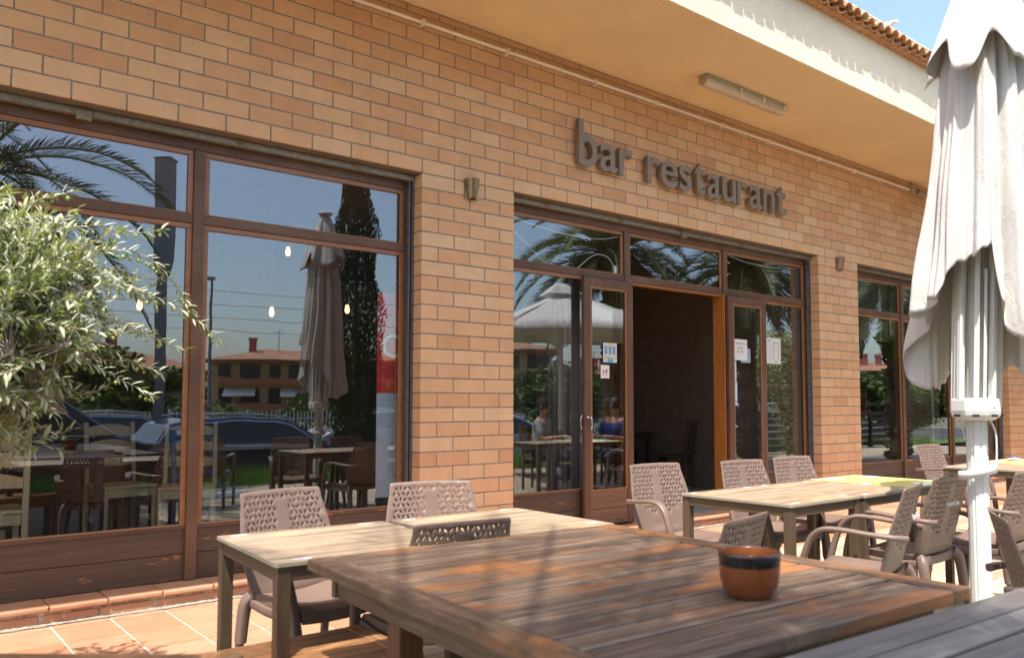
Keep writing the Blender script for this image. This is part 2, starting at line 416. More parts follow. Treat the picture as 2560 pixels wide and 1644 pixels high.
# eave: soffit slab, fascia, barrel tiles
ea = MB(); ea.box(X0*LB, X1*LB, -1.305, -.0005, SOF, SOF+.25); ea.build('soffit', M_SOFFIT, b_)
fa = MB(); fa.box(X0*LB, X1*LB, -1.33, -1.3055, SOF-.002, 4.905); fa.box(X0*LB, X1*LB, -1.3055, .6, SOF+.251, 4.9); fa.build('fascia', M_FASCIA, b_)
rt_ = MB(); q = random.Random(12); pitch = .150; slope = Rd(19); RL = 1.9
def barrel(x, up, c, y0=-1.47, z0=4.93, r=.088, r2=.072, th=.014, L=RL, n=9):
    vs = []; K = 2
    for (t, rr) in ((0, r), (1, r2)):
        for ri_ in (rr, rr-th):
            for k in range(n+1):
                a = pi*k/n; cx, cz = ri_*cos(a), ri_*sin(a)*(.95 if up else -.62)
                yy = y0+t*L*cos(slope); zz = z0+t*L*sin(slope)
                vs.append((x+cx, yy-cz*sin(slope), zz+cz*cos(slope)))
    n1 = n+1; fs = []
    for k in range(n):
        fs += [(k, k+1, 2*n1+k+1, 2*n1+k), (n1+k+1, n1+k, 3*n1+k, 3*n1+k+1), (k+1, k, n1+k, n1+k+1)]
    fs += [(0, 2*n1, 3*n1, n1), (n, n1+n, 3*n1+n, 2*n1+n)]
    rt_.add(vs, fs, 0, c, True)
k = 0; x = X0*LB
while x < X1*LB:
    c = q.random()
    barrel(x+pitch/2, False, q.random()*.6, y0=-1.450+q.uniform(-.006, .006), z0=4.945, r=.074, r2=.062)
    barrel(x, True, c, y0=-1.466+q.uniform(-.012, .012), z0=4.950+q.uniform(-.004, .004), r=.066, r2=.054)
    barrel(x, True, q.random(), y0=-1.44+.34+q.uniform(-.012, .012), z0=4.950+.125, r=.066, r2=.054, L=RL-.34)
    x += pitch
rt_.box(X0*LB, X1*LB, -1.41, .4, 4.906, 4.918, 0, .3)
rf = rt_.build('tiled_roof', M_ROOFTILE, b_)
ba = MB(); ba.box(X0*LB, X1*LB, .6, 9, 4.4, 5.4); ba.build('roof_block', M_FASCIA, b_)
pp = MB(); pp.tube([(X0*LB, -1.30, 5.17), (X1*LB, -1.30, 5.17)], .012, 6)
for x in [v*1.245+3.44-1.245*8 for v in range(24)]:
    pp.box(x-.02, x+.02, -1.42, -1.29, 5.10, 5.125); pp.box(x-.012, x+.012, -1.30, -1.285, 5.08, 5.19)
    pp.tube([(x, -1.48, 5.115), (x, -1.36, 5.135)], .016, 8)
pp.build('ridge_pipe', M_WHITEPVC, rf)

# ------------------------------------------------------------------ timber shopfronts
FY, FB = .170, .245; GY = .197
def wbox(m, x0, x1, z0, z1, y0=FY, y1=FB, mat=0): m.box(x0, x1, y0, y1, z0, z1, mat)
GP = []
def lite(fr, x0, x1, z0, z1, panel=None, gy=GY, lip=.035, y0=None, glass=True):
    """stops round a pane, the pane itself"""
    y = gy-.018; m = MB(); d = .0022
    m.box(x0, x1, y, gy-.004, z1-lip, z1, 0); m.box(x0, x0+lip, y, gy-.004, z0, z1-lip-.0, 0)
    m.box(x1-lip, x1, y, gy-.004, z0, z1-lip, 0); m.box(x0+lip, x1-lip, y, gy-.004, z0, z0+.012, 0)
    m.build('glazing_bead', M_STOP, fr, bevel=.004)
    g_ = MB(); g_.box(x0+.004, x1-.004, gy-.003, gy+.003, z0+.003, z1-.004); g_.build('pane', M_GLASS, fr)
def lowpanel(fr, x0, x1, z0, z1, y=.188, seam=.273):
    m = MB(); sm = seam
    m.box(x0, x1, y, y+.03, z0, sm-.0018); m.box(x0, x1, y+.0006, y+.03, sm+.0018, z1-.022)
    m.box(x0, x1, y-.010, y+.03, z1-.0215, z1)
    m.build('wooden_panel', M_PANEL, fr, bevel=.002)
def shopfront(u0, u1, label_mulls, door=False, blinds=False):
    x0, x1 = u0*LB, u1*LB; m = MB()
    TOP, HB0, T1, T0 = ZL-.012, 2.915, 2.485, 2.425; PB = .452
    jw = .055
    wbox(m, x0+.012, x0+jw, SILL+.001, HB0); wbox(m, x1-jw, x1-.012, SILL+.001, HB0)
    wbox(m, x0+.012, x1-.012, HB0, TOP, FY-.004, FB)
    ms = label_mulls
    for (a, c) in ms: wbox(m, a, c, SILL+.001, HB0, FY-.012, FB+.01)
    edges = [x0+jw]+[e for p in ms for e in p]+[x1-jw]
    bays = [(edges[i], edges[i+1]) for i in range(0, len(edges), 2)]
    for (a, c) in bays: wbox(m, a, c, T0, T1, FY-.002, FB)
    fr = m.build('window_frame', M_FRAME, b_, bevel=.004)
    for i, (a, c) in enumerate(bays):
        lite(fr, a, c, T1, HB0)
        if door and i == 1: continue
        lite(fr, a, c, PB, T0); lowpanel(fr, a, c, SILL+.004, PB)
    # awning track and clips
    t = MB(); t.box(x0+.01, x1-.01, .098, .145, 2.978, 3.012); t.box(x0+.01, x1-.01, .108, .135, 3.012, 3.024)
    t.build('shutter_rail', M_STEEL, fr)
    for xx in (x0+.012, x1-.052):
        t = MB(); t.box(xx, xx+.012, .108, .148, SILL+.002, 2.976); t.box(xx+.028, xx+.04, .108, .148, SILL+.002, 2.976); t.box(xx+.012, xx+.028, .135, .147, SILL+.002, 2.976)
        t.build('shutter_track', M_TRACK, fr)
    q = random.Random(int(x0*10)); n = 5
    for i in range(n):
        xc = x0+(x1-x0)*(i+.5)/n+q.uniform(-.05, .05); t = MB()
        t.box(xc-.035, xc+.035, .085, .150, 3.0125, 3.017); t.box(xc-.03, xc+.03, .086, .092, 2.985 if i != 2 else 2.952, 3.0125)
        if i == 2: t.box(xc-.042, xc+.042, .080, .097, 2.945, 3.005)
        t.build('rail_clip', M_BRACK, fr, bevel=.002)
    return fr
fr1 = shopfront(-15.5, 0, [(-3.115, -3.05), (-1.645, -1.575)])
fr2 = shopfront(3, 18.5, [(2.388, 2.452), (3.918, 3.982)], door=True)
fr3 = shopfront(21.5, 37, [(7.88, 7.955), (9.38, 9.455)])
fr4 = shopfront(40, 55.5, [(13.48, 13.55), (15.0, 15.07)])
# folding door leaves opened flat against the side lights
def leaf(x0, x1, y, hinge_left):
    m = MB(); z0, z1, s = SILL+.018, 2.412, .082
    m.box(x0, x0+s, y, y+.042, z0, z1); m.box(x1-s, x1, y, y+.042, z0, z1)
    m.box(x0+s, x1-s, y+.0015, y+.0405, z1-.085, z1-.001); m.box(x0+s, x1-s, y+.0015, y+.0405, z0, z0+.04)
    d = m.build('door', M_FRAMEV, b_, bevel=.004)
    d['label'] = 'glazed door leaf folded open against the side light'
    p = MB(); p.box(x0+s, x1-s, y+.008, y+.034, z0+.04, .27); p.box(x0+s, x1-s, y+.0088, y+.034, .2735, .432); p.build('wooden_panel', wood('door_panel_wood', (.12, .058, .030), (.165, .082, .044), (.21, .11, .062), (1.6, 60, 60), .45, bs=.3), d, bevel=.002)
    l = MB(); lp = .02
    l.box(x0+s, x1-s, y+.004, y+.018, z1-.085-lp, z1-.085); l.box(x0+s, x0+s+lp, y+.004, y+.018, .432, z1-.085-lp); l.box(x1-s-lp, x1-s, y+.004, y+.018, .432, z1-.085-lp); l.box(x0+s+lp, x1-s-lp, y+.004, y+.018, .432, .45)
    l.build('glazing_bead', M_STOP, d, bevel=.003)
    g_ = MB(); g_.box(x0+s+.002, x1-s-.002, y+.019, y+.024, .434, z1-.087); g_.build('pane', M_GLASS, d)
    return d
dl = leaf(1.80, 2.442, .103, False); dr = leaf(3.930, 4.615, .103, True)
h = MB(); h.lathe([(.016, 0), (.018, .004), (.010, .006), (.010, .03)], 12, M=Matrix.Translation((1.842, .1035, 1.115)) @ Matrix.Rotation(Rd(90), 4, 'X'), cap1=True)
h.tube(smoothpath([(1.842, .078, 1.115), (1.848, .062, 1.10), (1.852, .060, 1.04), (1.846, .066, 1.0)], 4), .008, 8)
h.tube(smoothpath([(1.80, .125, 1.13), (1.778, .125, 1.12), (1.772, .125, 1.07), (1.778, .125, 1.02), (1.80, .125, 1.01)], 4), .006, 8)
h.build('handle', simple('chrome', (.6, .6, .6), .2, 1.0), dl)
jb = MB(); jb.box(3.905, 3.9165, .14, .30, SILL+.002, 2.424); jb.box(2.4535, 2.465, .14, .30, SILL+.002, 2.424); jb.box(2.465, 3.905, .18, .26, 2.405, 2.4235)
jb.build('door_lining', wood('orange_varnish', (.30, .10, .018), (.38, .14, .03), (.45, .19, .05), (40, 40, 2), .35, coat=.4), b_, bevel=.003)
M_HINGE = simple('dark_hinge', (.05, .045, .04), .5, .6)
for z in (.55, 1.25, 1.95):
    hg = MB(); hg.tube([(3.924, .12, z-.05), (3.924, .12, z+.05)], .009, 8); hg.build('hinge', M_HINGE, dr)

# interior shell
iw = MB(); Z1 = 3.35
iw.box(X0*LB, X1*LB, 7.4, 7.6, 0, Z1); iw.box(X0*LB-.2, X0*LB, .3, 7.6, 0, Z1); iw.box(X1*LB, X1*LB+.2, .3, 7.6, 0, Z1)
iw.box(5.56, 6.44, .301, 7.4, SILL-.03, Z1)
iw.build('interior_wall', M_INWALL, b_)
ic = MB(); ic.box(X0*LB, X1*LB, .301, 7.4, Z1, Z1+.1); ic.build('interior_ceiling', simple('interior_ceiling', (.16, .13, .11), .9), b_)
fi = MB(); fi.box(X0*LB, X1*LB, .2005, 7.4, .03, SILL-.004); fi.build('interior_floor', M_INFLOOR, b_)
co = MB(); co.box(2.0, 2.16, 1.05, 1.21, SILL-.003, Z1); co.build('interior_column', simple('column_paint', (.035, .025, .022), .7), b_)

# ------------------------------------------------------------------ ground
gr = MB(); gr.box(-400, 400, -400, -6.7, -3.2, -.62); tag(gr.build('ground', simple('dry_ground', (.13, .12, .08), .95, var=.3, vs=.15)), kind='structure')
tb = MB(); tb.box(-14, 22, -6.65, .3, -.62, -.034); tag(tb.build('terrace_slab', M_GROUT), kind='structure')
gb = MB(); gb.box(-14, 22, -1.198, -.03, -.0335, -.0035); tag(gb.build('tile_bed', M_GROUT), kind='structure')
ti = MB(); q = random.Random(21)
GX, GA, GY0, GB = -2.4285, .2983, -.5134, .3594
for i in range(-26, 68):
    for j in (-2, -1, 0, 1):
        ya = GY0-GB*j; yb_ = GY0-GB*(j+1)
        ya = min(ya, -.075)
        if ya-yb_ < .03: continue
        if yb_ < -1.235: continue
        x = GX+GA*i
        ti.box(x+.0055, x+GA-.0055, yb_+.006, ya-.006, -.03, q.uniform(-.0008, .0008), 0, q.random())
tag(ti.build('terrace_floor', M_TILE, bevel=.0015), kind='structure')
dk = MB(); y = -1.238; r_i = 0
while y > -6.6:
    x = -13.5+q.uniform(0, 2)
    while x < 21.5:
        L = q.choice((2.4, 3.0, 3.6)); dk.box(x, min(x+L-.003, 21.5), y-.090, y, -.03, q.uniform(-.001, .001), 0, q.random()); x += L
    y -= .0955
tag(dk.build('deck', M_DECK, bevel=.002), kind='structure')
def lawn():
    m, nt, b, o = newmat('lawn'); v = coord(nt)
    r = ramp(nt, noise(nt, v, 3, 8, .7), [(.3, (.05, .10, .02)), (.7, (.13, .22, .045))]); nt.links.new(r.outputs[0], b.inputs['Base Color'])
    b.inputs['Roughness'].default_value = .9; bump(nt, b, noise(nt, v, 50, 4), .8, .05); return m
lw = MB(); vs = [(-30, -6.66, -.06), (40, -6.66, -.06), (40, -8.3, -.06), (-30, -8.3, -.06), (-30, -8.7, -.50), (40, -8.7, -.50), (40, -8.7, -.62), (-30, -8.7, -.62)]; lw.add(vs, [(0, 3, 2, 1), (3, 4, 5, 2), (4, 7, 6, 5)])
tag(lw.build('lawn', lawn()), kind='structure')
gs = MB(); q = random.Random(2)
for i in range(26000):
    x = q.uniform(-6, 24); t = q.random(); y = -6.75-1.5*t; z = -.06; h_ = q.uniform(.12, .40); a = q.uniform(0, pi); w_ = q.uniform(.004, .009); lx, ly = q.uniform(-.12, .12), q.uniform(-.12, .12)
    gs.add([(x-w_*cos(a), y-w_*sin(a), z), (x+w_*cos(a), y+w_*sin(a), z), (x+lx, y+ly, z+h_)], [(0, 1, 2)])
tag(gs.build('grass', simple('grass_blade', (.15, .29, .04), .7, var=.35, vs=1.5)), kind='stuff')
rd = MB(); rd.box(-60, 120, -23.2, -8.8, -.7, -.612); tag(rd.build('parking_road', simple('asphalt', (.045, .044, .043), .9, var=.2, vs=1, bs=.3)), kind='structure')
kb = MB(); kb.box(-60, 120, -8.8, -8.705, -.7, -.49); tag(kb.build('kerb', simple('kerb_stone', (.38, .36, .32), .9)), kind='structure')
pm = MB()
for i in range(-8, 20): pm.box(i*2.6, i*2.6+.1, -13.4, -9.0, -.6085, -.6075)
tag(pm.build('road_markings', simple('road_paint', (.7, .7, .68), .8)), kind='structure')

# ------------------------------------------------------------------ sign, lamps, conduit, camera on the wall
sg = empty('wall_sign', 'brown metal letters spelling bar restaurant on the brick wall above the doors', 'sign', (0, 0, 0))
B0, XH, AS, TT = 3.372, 3.632, 3.795, 3.70
LET = [('b', 1.581, 1.803, AS), ('a', 1.844, 2.066, XH), ('r', 2.091, 2.272, XH), ('r', 2.472, 2.653, XH), ('e', 2.664, 2.913, XH), ('s', 2.940, 3.125, XH), ('t', 3.170, 3.345, TT), ('a', 3.380, 3.596, XH), ('u', 3.625, 3.857, XH), ('r', 3.881, 4.055, XH), ('a', 4.095, 4.321, XH), ('n', 4.347, 4.565, XH), ('t', 4.600, 4.795, TT)]
for ch, xa, xb, zt in LET:
    o = text_mesh('letter_'+ch, ch, .4, M_SIGN, sg, extrude=.024, offset=.004, fit=(xa, xb, B0, zt))
    # thicken strokes a little
    o.data.transform(Matrix.Translation((0, -.052, 0)) @ UPR)
mt = MB()
for ch, xa, xb, zt in LET:
    mt.tube([((xa+xb)/2+.02, .0, XH-.02), ((xa+xb)/2+.02, -.03, XH-.02)], .004, 6)
    mt.tube([((xa+xb)/2+.02, .0, B0+.02), ((xa+xb)/2+.02, -.03, B0+.02)], .004, 6)
mt.build('mounting_pin', M_STEEL, sg)
def sconce(x, label):
    o = empty('wall_sconce', label, 'wall lamp', (x, 0, 2.97), group='wall sconces on the brick piers')
    m = MB(); n = 16; vs = []
    for (z, r) in ((.075, .062), (-.085, .036)):
        for k in range(n+1):
            a = pi*k/n; vs.append((r*cos(a), -.012-r*sin(a)*1.25, z))
    fs = [(k, k+1, n+1+k+1, n+1+k) for k in range(n)]
    m.add(vs, fs, 0, None, True); m.box(-.062, .062, -.012, -.001, -.085, .075)
    m.build('sconce_shade', M_SCON, o)
    d = MB(); d.box(-.045, .045, -.05, -.013, .03, .04); d.build('sconce_bulb', simple('frosted_glass', (.6, .6, .55), .3), o)
    return o
M_SCON = simple('aged_bronze', (.33, .235, .145), .35, .75, .35, 12)
s1 = sconce(.455, 'small tapered bronze wall sconce on the pier left of the doorway')
s2 = sconce(5.995, 'small tapered bronze wall sconce on the pier right of the doorway')
s3 = sconce(11.55, 'tapered bronze wall sconce on the far pier beyond the white parasol')
cn = MB(); cn.tube([(-6, -.020, 4.202), (7.85, -.020, 4.212)], .0145, 8)
cno = cn.build('cable_conduit', M_WHITEPVC); tag(cno, 'thin white cable conduit clipped along the top of the brick wall', 'conduit')
for i in range(9):
    c = MB(); x = -1.05+i*.93+(.1 if i % 2 else 0); c.box(x-.012, x+.012, -.040, -.001, 4.180, 4.226); c.build('clip', M_WHITEPVC, cno)
# fluorescent batten
fo = empty('fluorescent_batten', 'weatherproof fluorescent tube light with clear diffuser fixed under the soffit', 'ceiling light', (3.35, -.575, SOF), 0)
m = MB(); m.box(-.64, .64, -.055, .055, -.050, -.0005); m.build('housing', simple('grey_housing', (.40, .38, .30), .5), fo, bevel=.008)
m = MB(); m.box(-.655, .655, -.068, .068, -.060, -.051); m.build('rim', simple('housing_rim', (.46, .43, .36), .5), fo, bevel=.003)
m = MB(); n = 10; vs = []
for x in (-.645, -.60, .60, .645):
    e = .86 if abs(x) > .62 else 1
    for k in range(n+1):
        a = pi*k/n; vs.append((x, .058*cos(a)*e, -.0605-.050*sin(a)*e))
m.add(vs, [(i*(n+1)+k, i*(n+1)+k+1, (i+1)*(n+1)+k+1, (i+1)*(n+1)+k) for i in range(3) for k in range(n)], 0, None, True)
m.add(vs[:n+1], [tuple(range(n+1))]); m.add(vs[-n-1:], [tuple(range(n+1))[::-1]])
m.build('diffuser', simple('yellowed_diffuser', (.52, .42, .34), .25, spec=.6), fo)
for x in (-.15, .22, .58):
    c = MB()
    for s in (-1, 1): c.box(x-.012, x+.012, s*.070-.004, s*.070+.004, -.085, -.03)
    c.build('clip', M_WHITEPVC, fo)
cc = empty('security_camera', 'small grey security camera and junction box at the end of the conduit', 'camera', (7.95, 0, 4.225))
m = MB(); m.box(-.07, .03, -.05, -.001, -.05, .05); m.build('junction_box', simple('box_grey', (.35, .30, .24), .6), cc, bevel=.006)
m = MB(); m.tube([(.07, -.06, -.03), (.20, -.13, -.05)], [.035, .035], 12); m.tube([(.06, -.001, .01), (.11, -.08, -.02)], .012, 8); m.tube([(.20, -.13, -.05), (.215, -.138, -.053)], .038, 12)
m.build('camera_body', simple('camera_body', (.30, .25, .2), .4), cc)
m = MB(); m.tube([(.216, -.1385, -.0532), (.219, -.140, -.0537)], .024, 12); m.build('camera_lens', simple('lens_black', (.01, .01, .01), .1), cc)
# ------------------------------------------------------------------ plastic armchair
def plastic(name, c):
    m, nt, b, o = newmat(name); v = coord(nt)
    r = ramp(nt, noise(nt, v, 5, 5, .6), [(.3, [x*.93 for x in c]), (.7, [x*1.07 for x in c])])
    n2 = noise(nt, v, 55, 3); f = ramp(nt, n2, [(.68, 0), (.76, .35)])
    nt.links.new(mix(nt, f.outputs[0], r.outputs[0], (.42, .36, .30)), b.inputs['Base Color'])
    b.inputs['Roughness'].default_value = .42; b.inputs['Specular IOR Level'].default_value = .45
    bump(nt, b, noise(nt, v, 260, 2), .06, .001); return m
M_CHAIR = plastic('taupe_plastic', (.180, .120, .092))
M_CLEG = plastic('taupe_leg_plastic', (.15, .10, .076))
CH_T = .450
def backpt(x, t, off=0.0):
    P = [(0, .165, .405), (.10, .190, .500), (.25, .226, .648), (.450, .276, .842)]
    for (a, ya, za), (c, yc, zc) in zip(P, P[1:]):
        if t <= c+1e-9: break
    f = (t-a)/(c-a); y = ya+(yc-ya)*f; z = za+(zc-za)*f
    return (x, y-(x/.22)**2*.030*(1-.35*t/CH_T)-off, z)
def halfw(t):
    f = t/CH_T
    return .206+.030*math.sin(pi*min(1, max(0, f*1.05+.05)))+.004*f
def backrest_mesh():
    out = []; R = .016; n = 14
    for i in range(n+1):
        t = (CH_T-R)*i/n; out.append((halfw(t), t))
    wt = halfw(CH_T)
    for k in range(1, 6):
        a = pi/2*k/6; out.append((wt-R+R*cos(a), CH_T-R+R*sin(a)))
    for x in (.14, .07, .0): out.append((x, CH_T+.004*(1-(x/.2)**2)))
    out = out+[(-x, t) for x, t in reversed(out[:-1])]
    verts = [Vector(p) for p in out]; nb = len(verts); edges = [(i, (i+1) % nb) for i in range(nb)]
    holes = []
    pt, px_ = .0275, .0235; row = 0; t = CH_T-.030
    while t > .10:
        f = t/CH_T; w_ = halfw(t); band = .024+.016*(1-f); band = 0 if row == 0 else band
        ncol = int((w_-.026)/px_)
        for s in (-1, 1):
            for i in range(ncol+1):
                x = s*(band+.012+i*px_+(.4*px_ if row % 2 else 0))
                if abs(x) > w_-.024: continue
                if t < .125+.09*(abs(x)/.2)**1.5: continue
                k = (i+(0 if s > 0 else 1)+row*2) % 3
                ang = (Rd(42), Rd(90), Rd(-48))[k] if row % 2 == 0 else (Rd(62), Rd(-62), Rd(-62))[k]
                holes.append((x, t+(.003 if k == 1 else 0), ang))
        t -= pt; row += 1
    hl, hw = .0115, .0034
    for (x, t, a) in holes:
        base = len(verts); ca, sa = cos(a), sin(a)
        loc = [(hl, 0), (hl*.72, hw), (0, hw*1.15), (-hl*.72, hw), (-hl, 0), (-hl*.72, -hw), (0, -hw*1.15), (hl*.72, -hw)]
        for (p, q_) in loc: verts.append(Vector((x+p*ca-q_*sa, t+p*sa+q_*ca)))
        edges += [(base+i, base+(i+1) % 8) for i in range(8)]
    for i in range(1, 12):
        t = CH_T*i/12.5
        for j in range(-8, 9):
            x = j*.024
            if abs(x) > halfw(t)-.012: continue
            if all((x-h[0])**2+(t-h[1])**2 > .015**2 for h in holes): verts.append(Vector((x, t)))
    V, E_, F_, *_ = delaunay_2d_cdt(verts, edges, [], 1, 1e-6)
    fs = []
    for f in F_:
        cx = sum(V[i].x for i in f)/3; cy = sum(V[i].y for i in f)/3; bad = False
        for (x, t, a) in holes:
            dx, dy = cx-x, cy-t
            if abs(dx) < .013 and abs(dy) < .013:
                p = dx*cos(a)+dy*sin(a); q_ = -dx*sin(a)+dy*cos(a)
                if abs(p) < hl and abs(q_) < hw*1.15*(1-max(0, abs(p)/hl-.7)*2.4): bad = True; break
        if not bad: fs.append(tuple(f))
    m = MB(); m.add([backpt(v.x, v.y) for v in V], fs, 0, None, True); return m
def sweep_part(name, pts, ws, ts, mat, root, side=(1, 0, 0), n=6):
    m = MB(); P = smoothpath(pts, n)
    def rs_(a):
        if not isinstance(a, (list, tuple)): return a
        o = []
        for i in range(len(a)-1):
            for k in range(n): o.append(a[i]+(a[i+1]-a[i])*k/n)
        o.append(a[-1]); return o
    m.sweep(P, rs_(ws), rs_(ts), side); return m.build(name, mat, root)
def make_chair(label):
    root = empty('armchair', label, 'chair', group='taupe plastic armchairs on the terrace')
    o = backrest_mesh().build('backrest', M_CHAIR, root)
    s = o.modifiers.new('s', 'SOLIDIFY'); s.thickness = .0075; s.offset = 1; s.use_even_offset = False
    bv = o.modifiers.new('b', 'BEVEL'); bv.width = .0011; bv.segments = 1; bv.limit_method = 'ANGLE'; bv.angle_limit = Rd(50)
    bake(o)
    # seat
    m = MB(); NX, NY = 14, 14; vs = []
    for j in range(NY+1):
        f = j/NY; y = -.235+f*.405
        for i in range(NX+1):
            u = -1+2*i/NX; hw = .225-.028*f
            z = .422-.022*math.sin(pi*min(1, f*1.05))*(1-u*u)+.012*u*u-.010*f
            z -= .028*max(0, (.12-f)/.12)**2
            vs.append((u*hw, y+.012*(1-u*u)*(-1 if f < .1 else 0), z))
    rim = [i for i in range(NX+1)]+[(j*(NX+1)+NX) for j in range(1, NY+1)]+[NY*(NX+1)+i for i in range(NX-1, -1, -1)]+[j*(NX+1) for j in range(NY-1, 0, -1)]
    fs = [(j*(NX+1)+i, j*(NX+1)+i+1, (j+1)*(NX+1)+i+1, (j+1)*(NX+1)+i) for j in range(NY) for i in range(NX)]
    b0 = len(vs)
    for r_ in rim: x, y, z = vs[r_]; vs.append((x*1.015, y-(.004 if y < -.2 else 0), z-.045))
    n = len(rim)
    fs += [(rim[(k+1) % n], rim[k], b0+k, b0+(k+1) % n) for k in range(n)]
    m.add(vs, fs, 0, None, True); o = m.build('seat', M_CHAIR, root)
    s = o.modifiers.new('s', 'SOLIDIFY'); s.thickness = .006; s.offset = -1
    es = o.modifiers.new('b', 'BEVEL'); es.width = .006; es.segments = 2; es.limit_method = 'ANGLE'; es.angle_limit = Rd(50)
    bake(o)
    for sx in (-1, 1):
        sweep_part('armrest', [(sx*.205, .262, .612), (sx*.243, .215, .618), (sx*.262, .10, .628), (sx*.268, -.03, .640), (sx*.268, -.105, .634), (sx*.266, -.155, .598), (sx*.264, -.190, .520), (sx*.258, -.215, .430), (sx*.252, -.232, .330), (sx*.250, -.244, .225)],
                   [.030, .042, .046, .048, .048, .046, .044, .044, .044, .043], [.030, .026, .022, .022, .024, .027, .030, .034, .038, .040], M_CHAIR, root, side=(1, 0, 0))
        sweep_part('leg', [(sx*.250, -.242, .24), (sx*.250, -.262, .0)], .033, .032, M_CLEG, root)
        sweep_part('leg', [(sx*.185, .165, .418), (sx*.212, .190, .37), (sx*.220, .208, .215)], [.05, .050, .044], [.05, .050, .046], M_CHAIR, root)
        sweep_part('leg', [(sx*.220, .207, .235), (sx*.232, .245, .0)], .034, .033, M_CLEG, root)
        sweep_part('seat_rail', [(sx*.235, -.222, .392), (sx*.222, -.02, .372), (sx*.200, .165, .385)], .018, .04, M_CHAIR, root)
    return root
CHG = 'taupe plastic armchairs on the terrace'
c0 = make_chair('taupe armchair tucked behind the nearest pale table, in front of the big left window')
def put(o, x, y, rz, back=True):
    """x, y: middle of the top of the backrest"""
    o.location = (x+.276*sin(rz), y-.276*cos(rz), 0); o.rotation_euler = (0, 0, rz); return o
put(c0, -1.80, -1.72, Rd(12))
def chair(x, y, rz, label, sc=None):
    c = put(dup(c0, label, (0, 0, 0)), x, y, Rd(rz))
    if sc: c.scale = (sc, sc, sc)
    return c
chair(-1.06, -1.84, -20, 'taupe armchair with its back to the brick pier left of the door')
chair(-1.58, -2.93, 173, 'taupe armchair seen from behind between the pale table and the brown slatted table', .955)
chair(.73, -1.71, -8, 'taupe armchair standing in front of the open doorway, left end of the long table row')
chair(1.44, -1.87, -6, 'taupe armchair before the right door leaf, middle one of three along the wall')
chair(2.06, -1.86, -6, 'taupe armchair before the right side light, farthest right of three along the wall')
chair(-.67, -3.52, 193, 'shaded taupe armchair peeking up behind the terracotta bowl', .955)
cl1 = chair(.63, -3.52, 195, 'sunlit taupe armchair at the long table row, second chair left of the parasol pole')
cl2 = chair(1.26, -3.42, 180, 'taupe armchair in parasol shade directly left of the white parasol pole')
chair(1.97, -3.56, 178, 'taupe armchair at the right edge of the picture behind the parasol pole')
chair(-.16, -4.16, 29, 'dark shaded taupe armchair right of the parasol pole at the grey slatted table')
chair(4.62, -1.68, -3, 'far taupe armchair below the right window, facing the far table')
chair(4.55, -3.45, 185, 'taupe armchair on the near side of the far table')
M_LOGO = simple('white_print', (.75, .75, .73), .5, var=.02)
for c in (cl1, cl2):
    bk = [k for k in c.children if k.name.startswith('backrest')][0]
    o = text_mesh('printed_logo', 'Coca-Cola', .034, M_LOGO, c, extrude=.0004, shear=.35)
    Mx = Matrix.Translation((.085, .264, .690)) @ Matrix.Rotation(pi, 4, 'Z') @ Matrix.Rotation(Rd(90-15), 4, 'X')
    o.data.transform(Mx)

# ------------------------------------------------------------------ pale tables
def tabletop_mat(name, yellow=False):
    m, nt, b, o = newmat(name)
    v = coord(nt, (1.6, 26, 26)); n1 = noise(nt, v, 1.0, 9, .7, .8)
    if yellow: r = ramp(nt, n1, [(.3, (.46, .40, .10)), (.5, (.58, .52, .16)), (.7, (.66, .60, .24))])
    else: r = ramp(nt, n1, [(.30, (.10, .065, .04)), (.42, (.25, .175, .11)), (.50, (.355, .26, .17)), (.68, (.47, .365, .25))])
    col = r.outputs[0]
    wv = coord(nt, (.0, 9.2, .0)); sx = N(nt, 'ShaderNodeSeparateXYZ'); nt.links.new(wv, sx.inputs[0])
    fr_ = N(nt, 'ShaderNodeMath', operation='FRACT'); nt.links.new(sx.outputs[1], fr_.inputs[0])
    ln_ = ramp(nt, fr_.outputs[0], [(0, .62), (.018, 1), (.982, 1), (1, .62)]); col = mix(nt, 1, col, ln_.outputs[0], 'MULTIPLY')
    kn = noise(nt, coord(nt, (5, 22, 5)), 1.0, 3, .5, .3); fk = ramp(nt, kn, [(.70, 0), (.76, .75)]); col = mix(nt, fk.outputs[0], col, (.16, .115, .075))
    if not yellow:
        st = noise(nt, coord(nt, (1.8, 7, 2)), 1.0, 4); fs = ramp(nt, st, [(.62, 0), (.72, .5)]); col = mix(nt, fs.outputs[0], col, (.66, .48, .17))
    else:
        st = noise(nt, coord(nt, (2.2, 6, 2)), 1.0, 5); fs = ramp(nt, st, [(.56, 0), (.58, 1)]); col = mix(nt, fs.outputs[0], col, (.80, .78, .72))  # irregular white patches laid over the yellow by noise
    nt.links.new(col, b.inputs['Base Color']); b.inputs['Roughness'].default_value = .38; b.inputs['Specular IOR Level'].default_value = .4
    return m
M_TOP = tabletop_mat('pale_plank_laminate'); M_TOPY = tabletop_mat('yellow_plank_laminate', True)
M_TEDGE = simple('laminate_edge', (.30, .27, .19), .6, var=.1)
M_TFRAME = simple('bronze_table_frame', (.125, .084, .050), .45, .25, .06, 15)
M_STICK = simple('torn_sticker', (.50, .48, .46), .6, var=.15, vs=60)
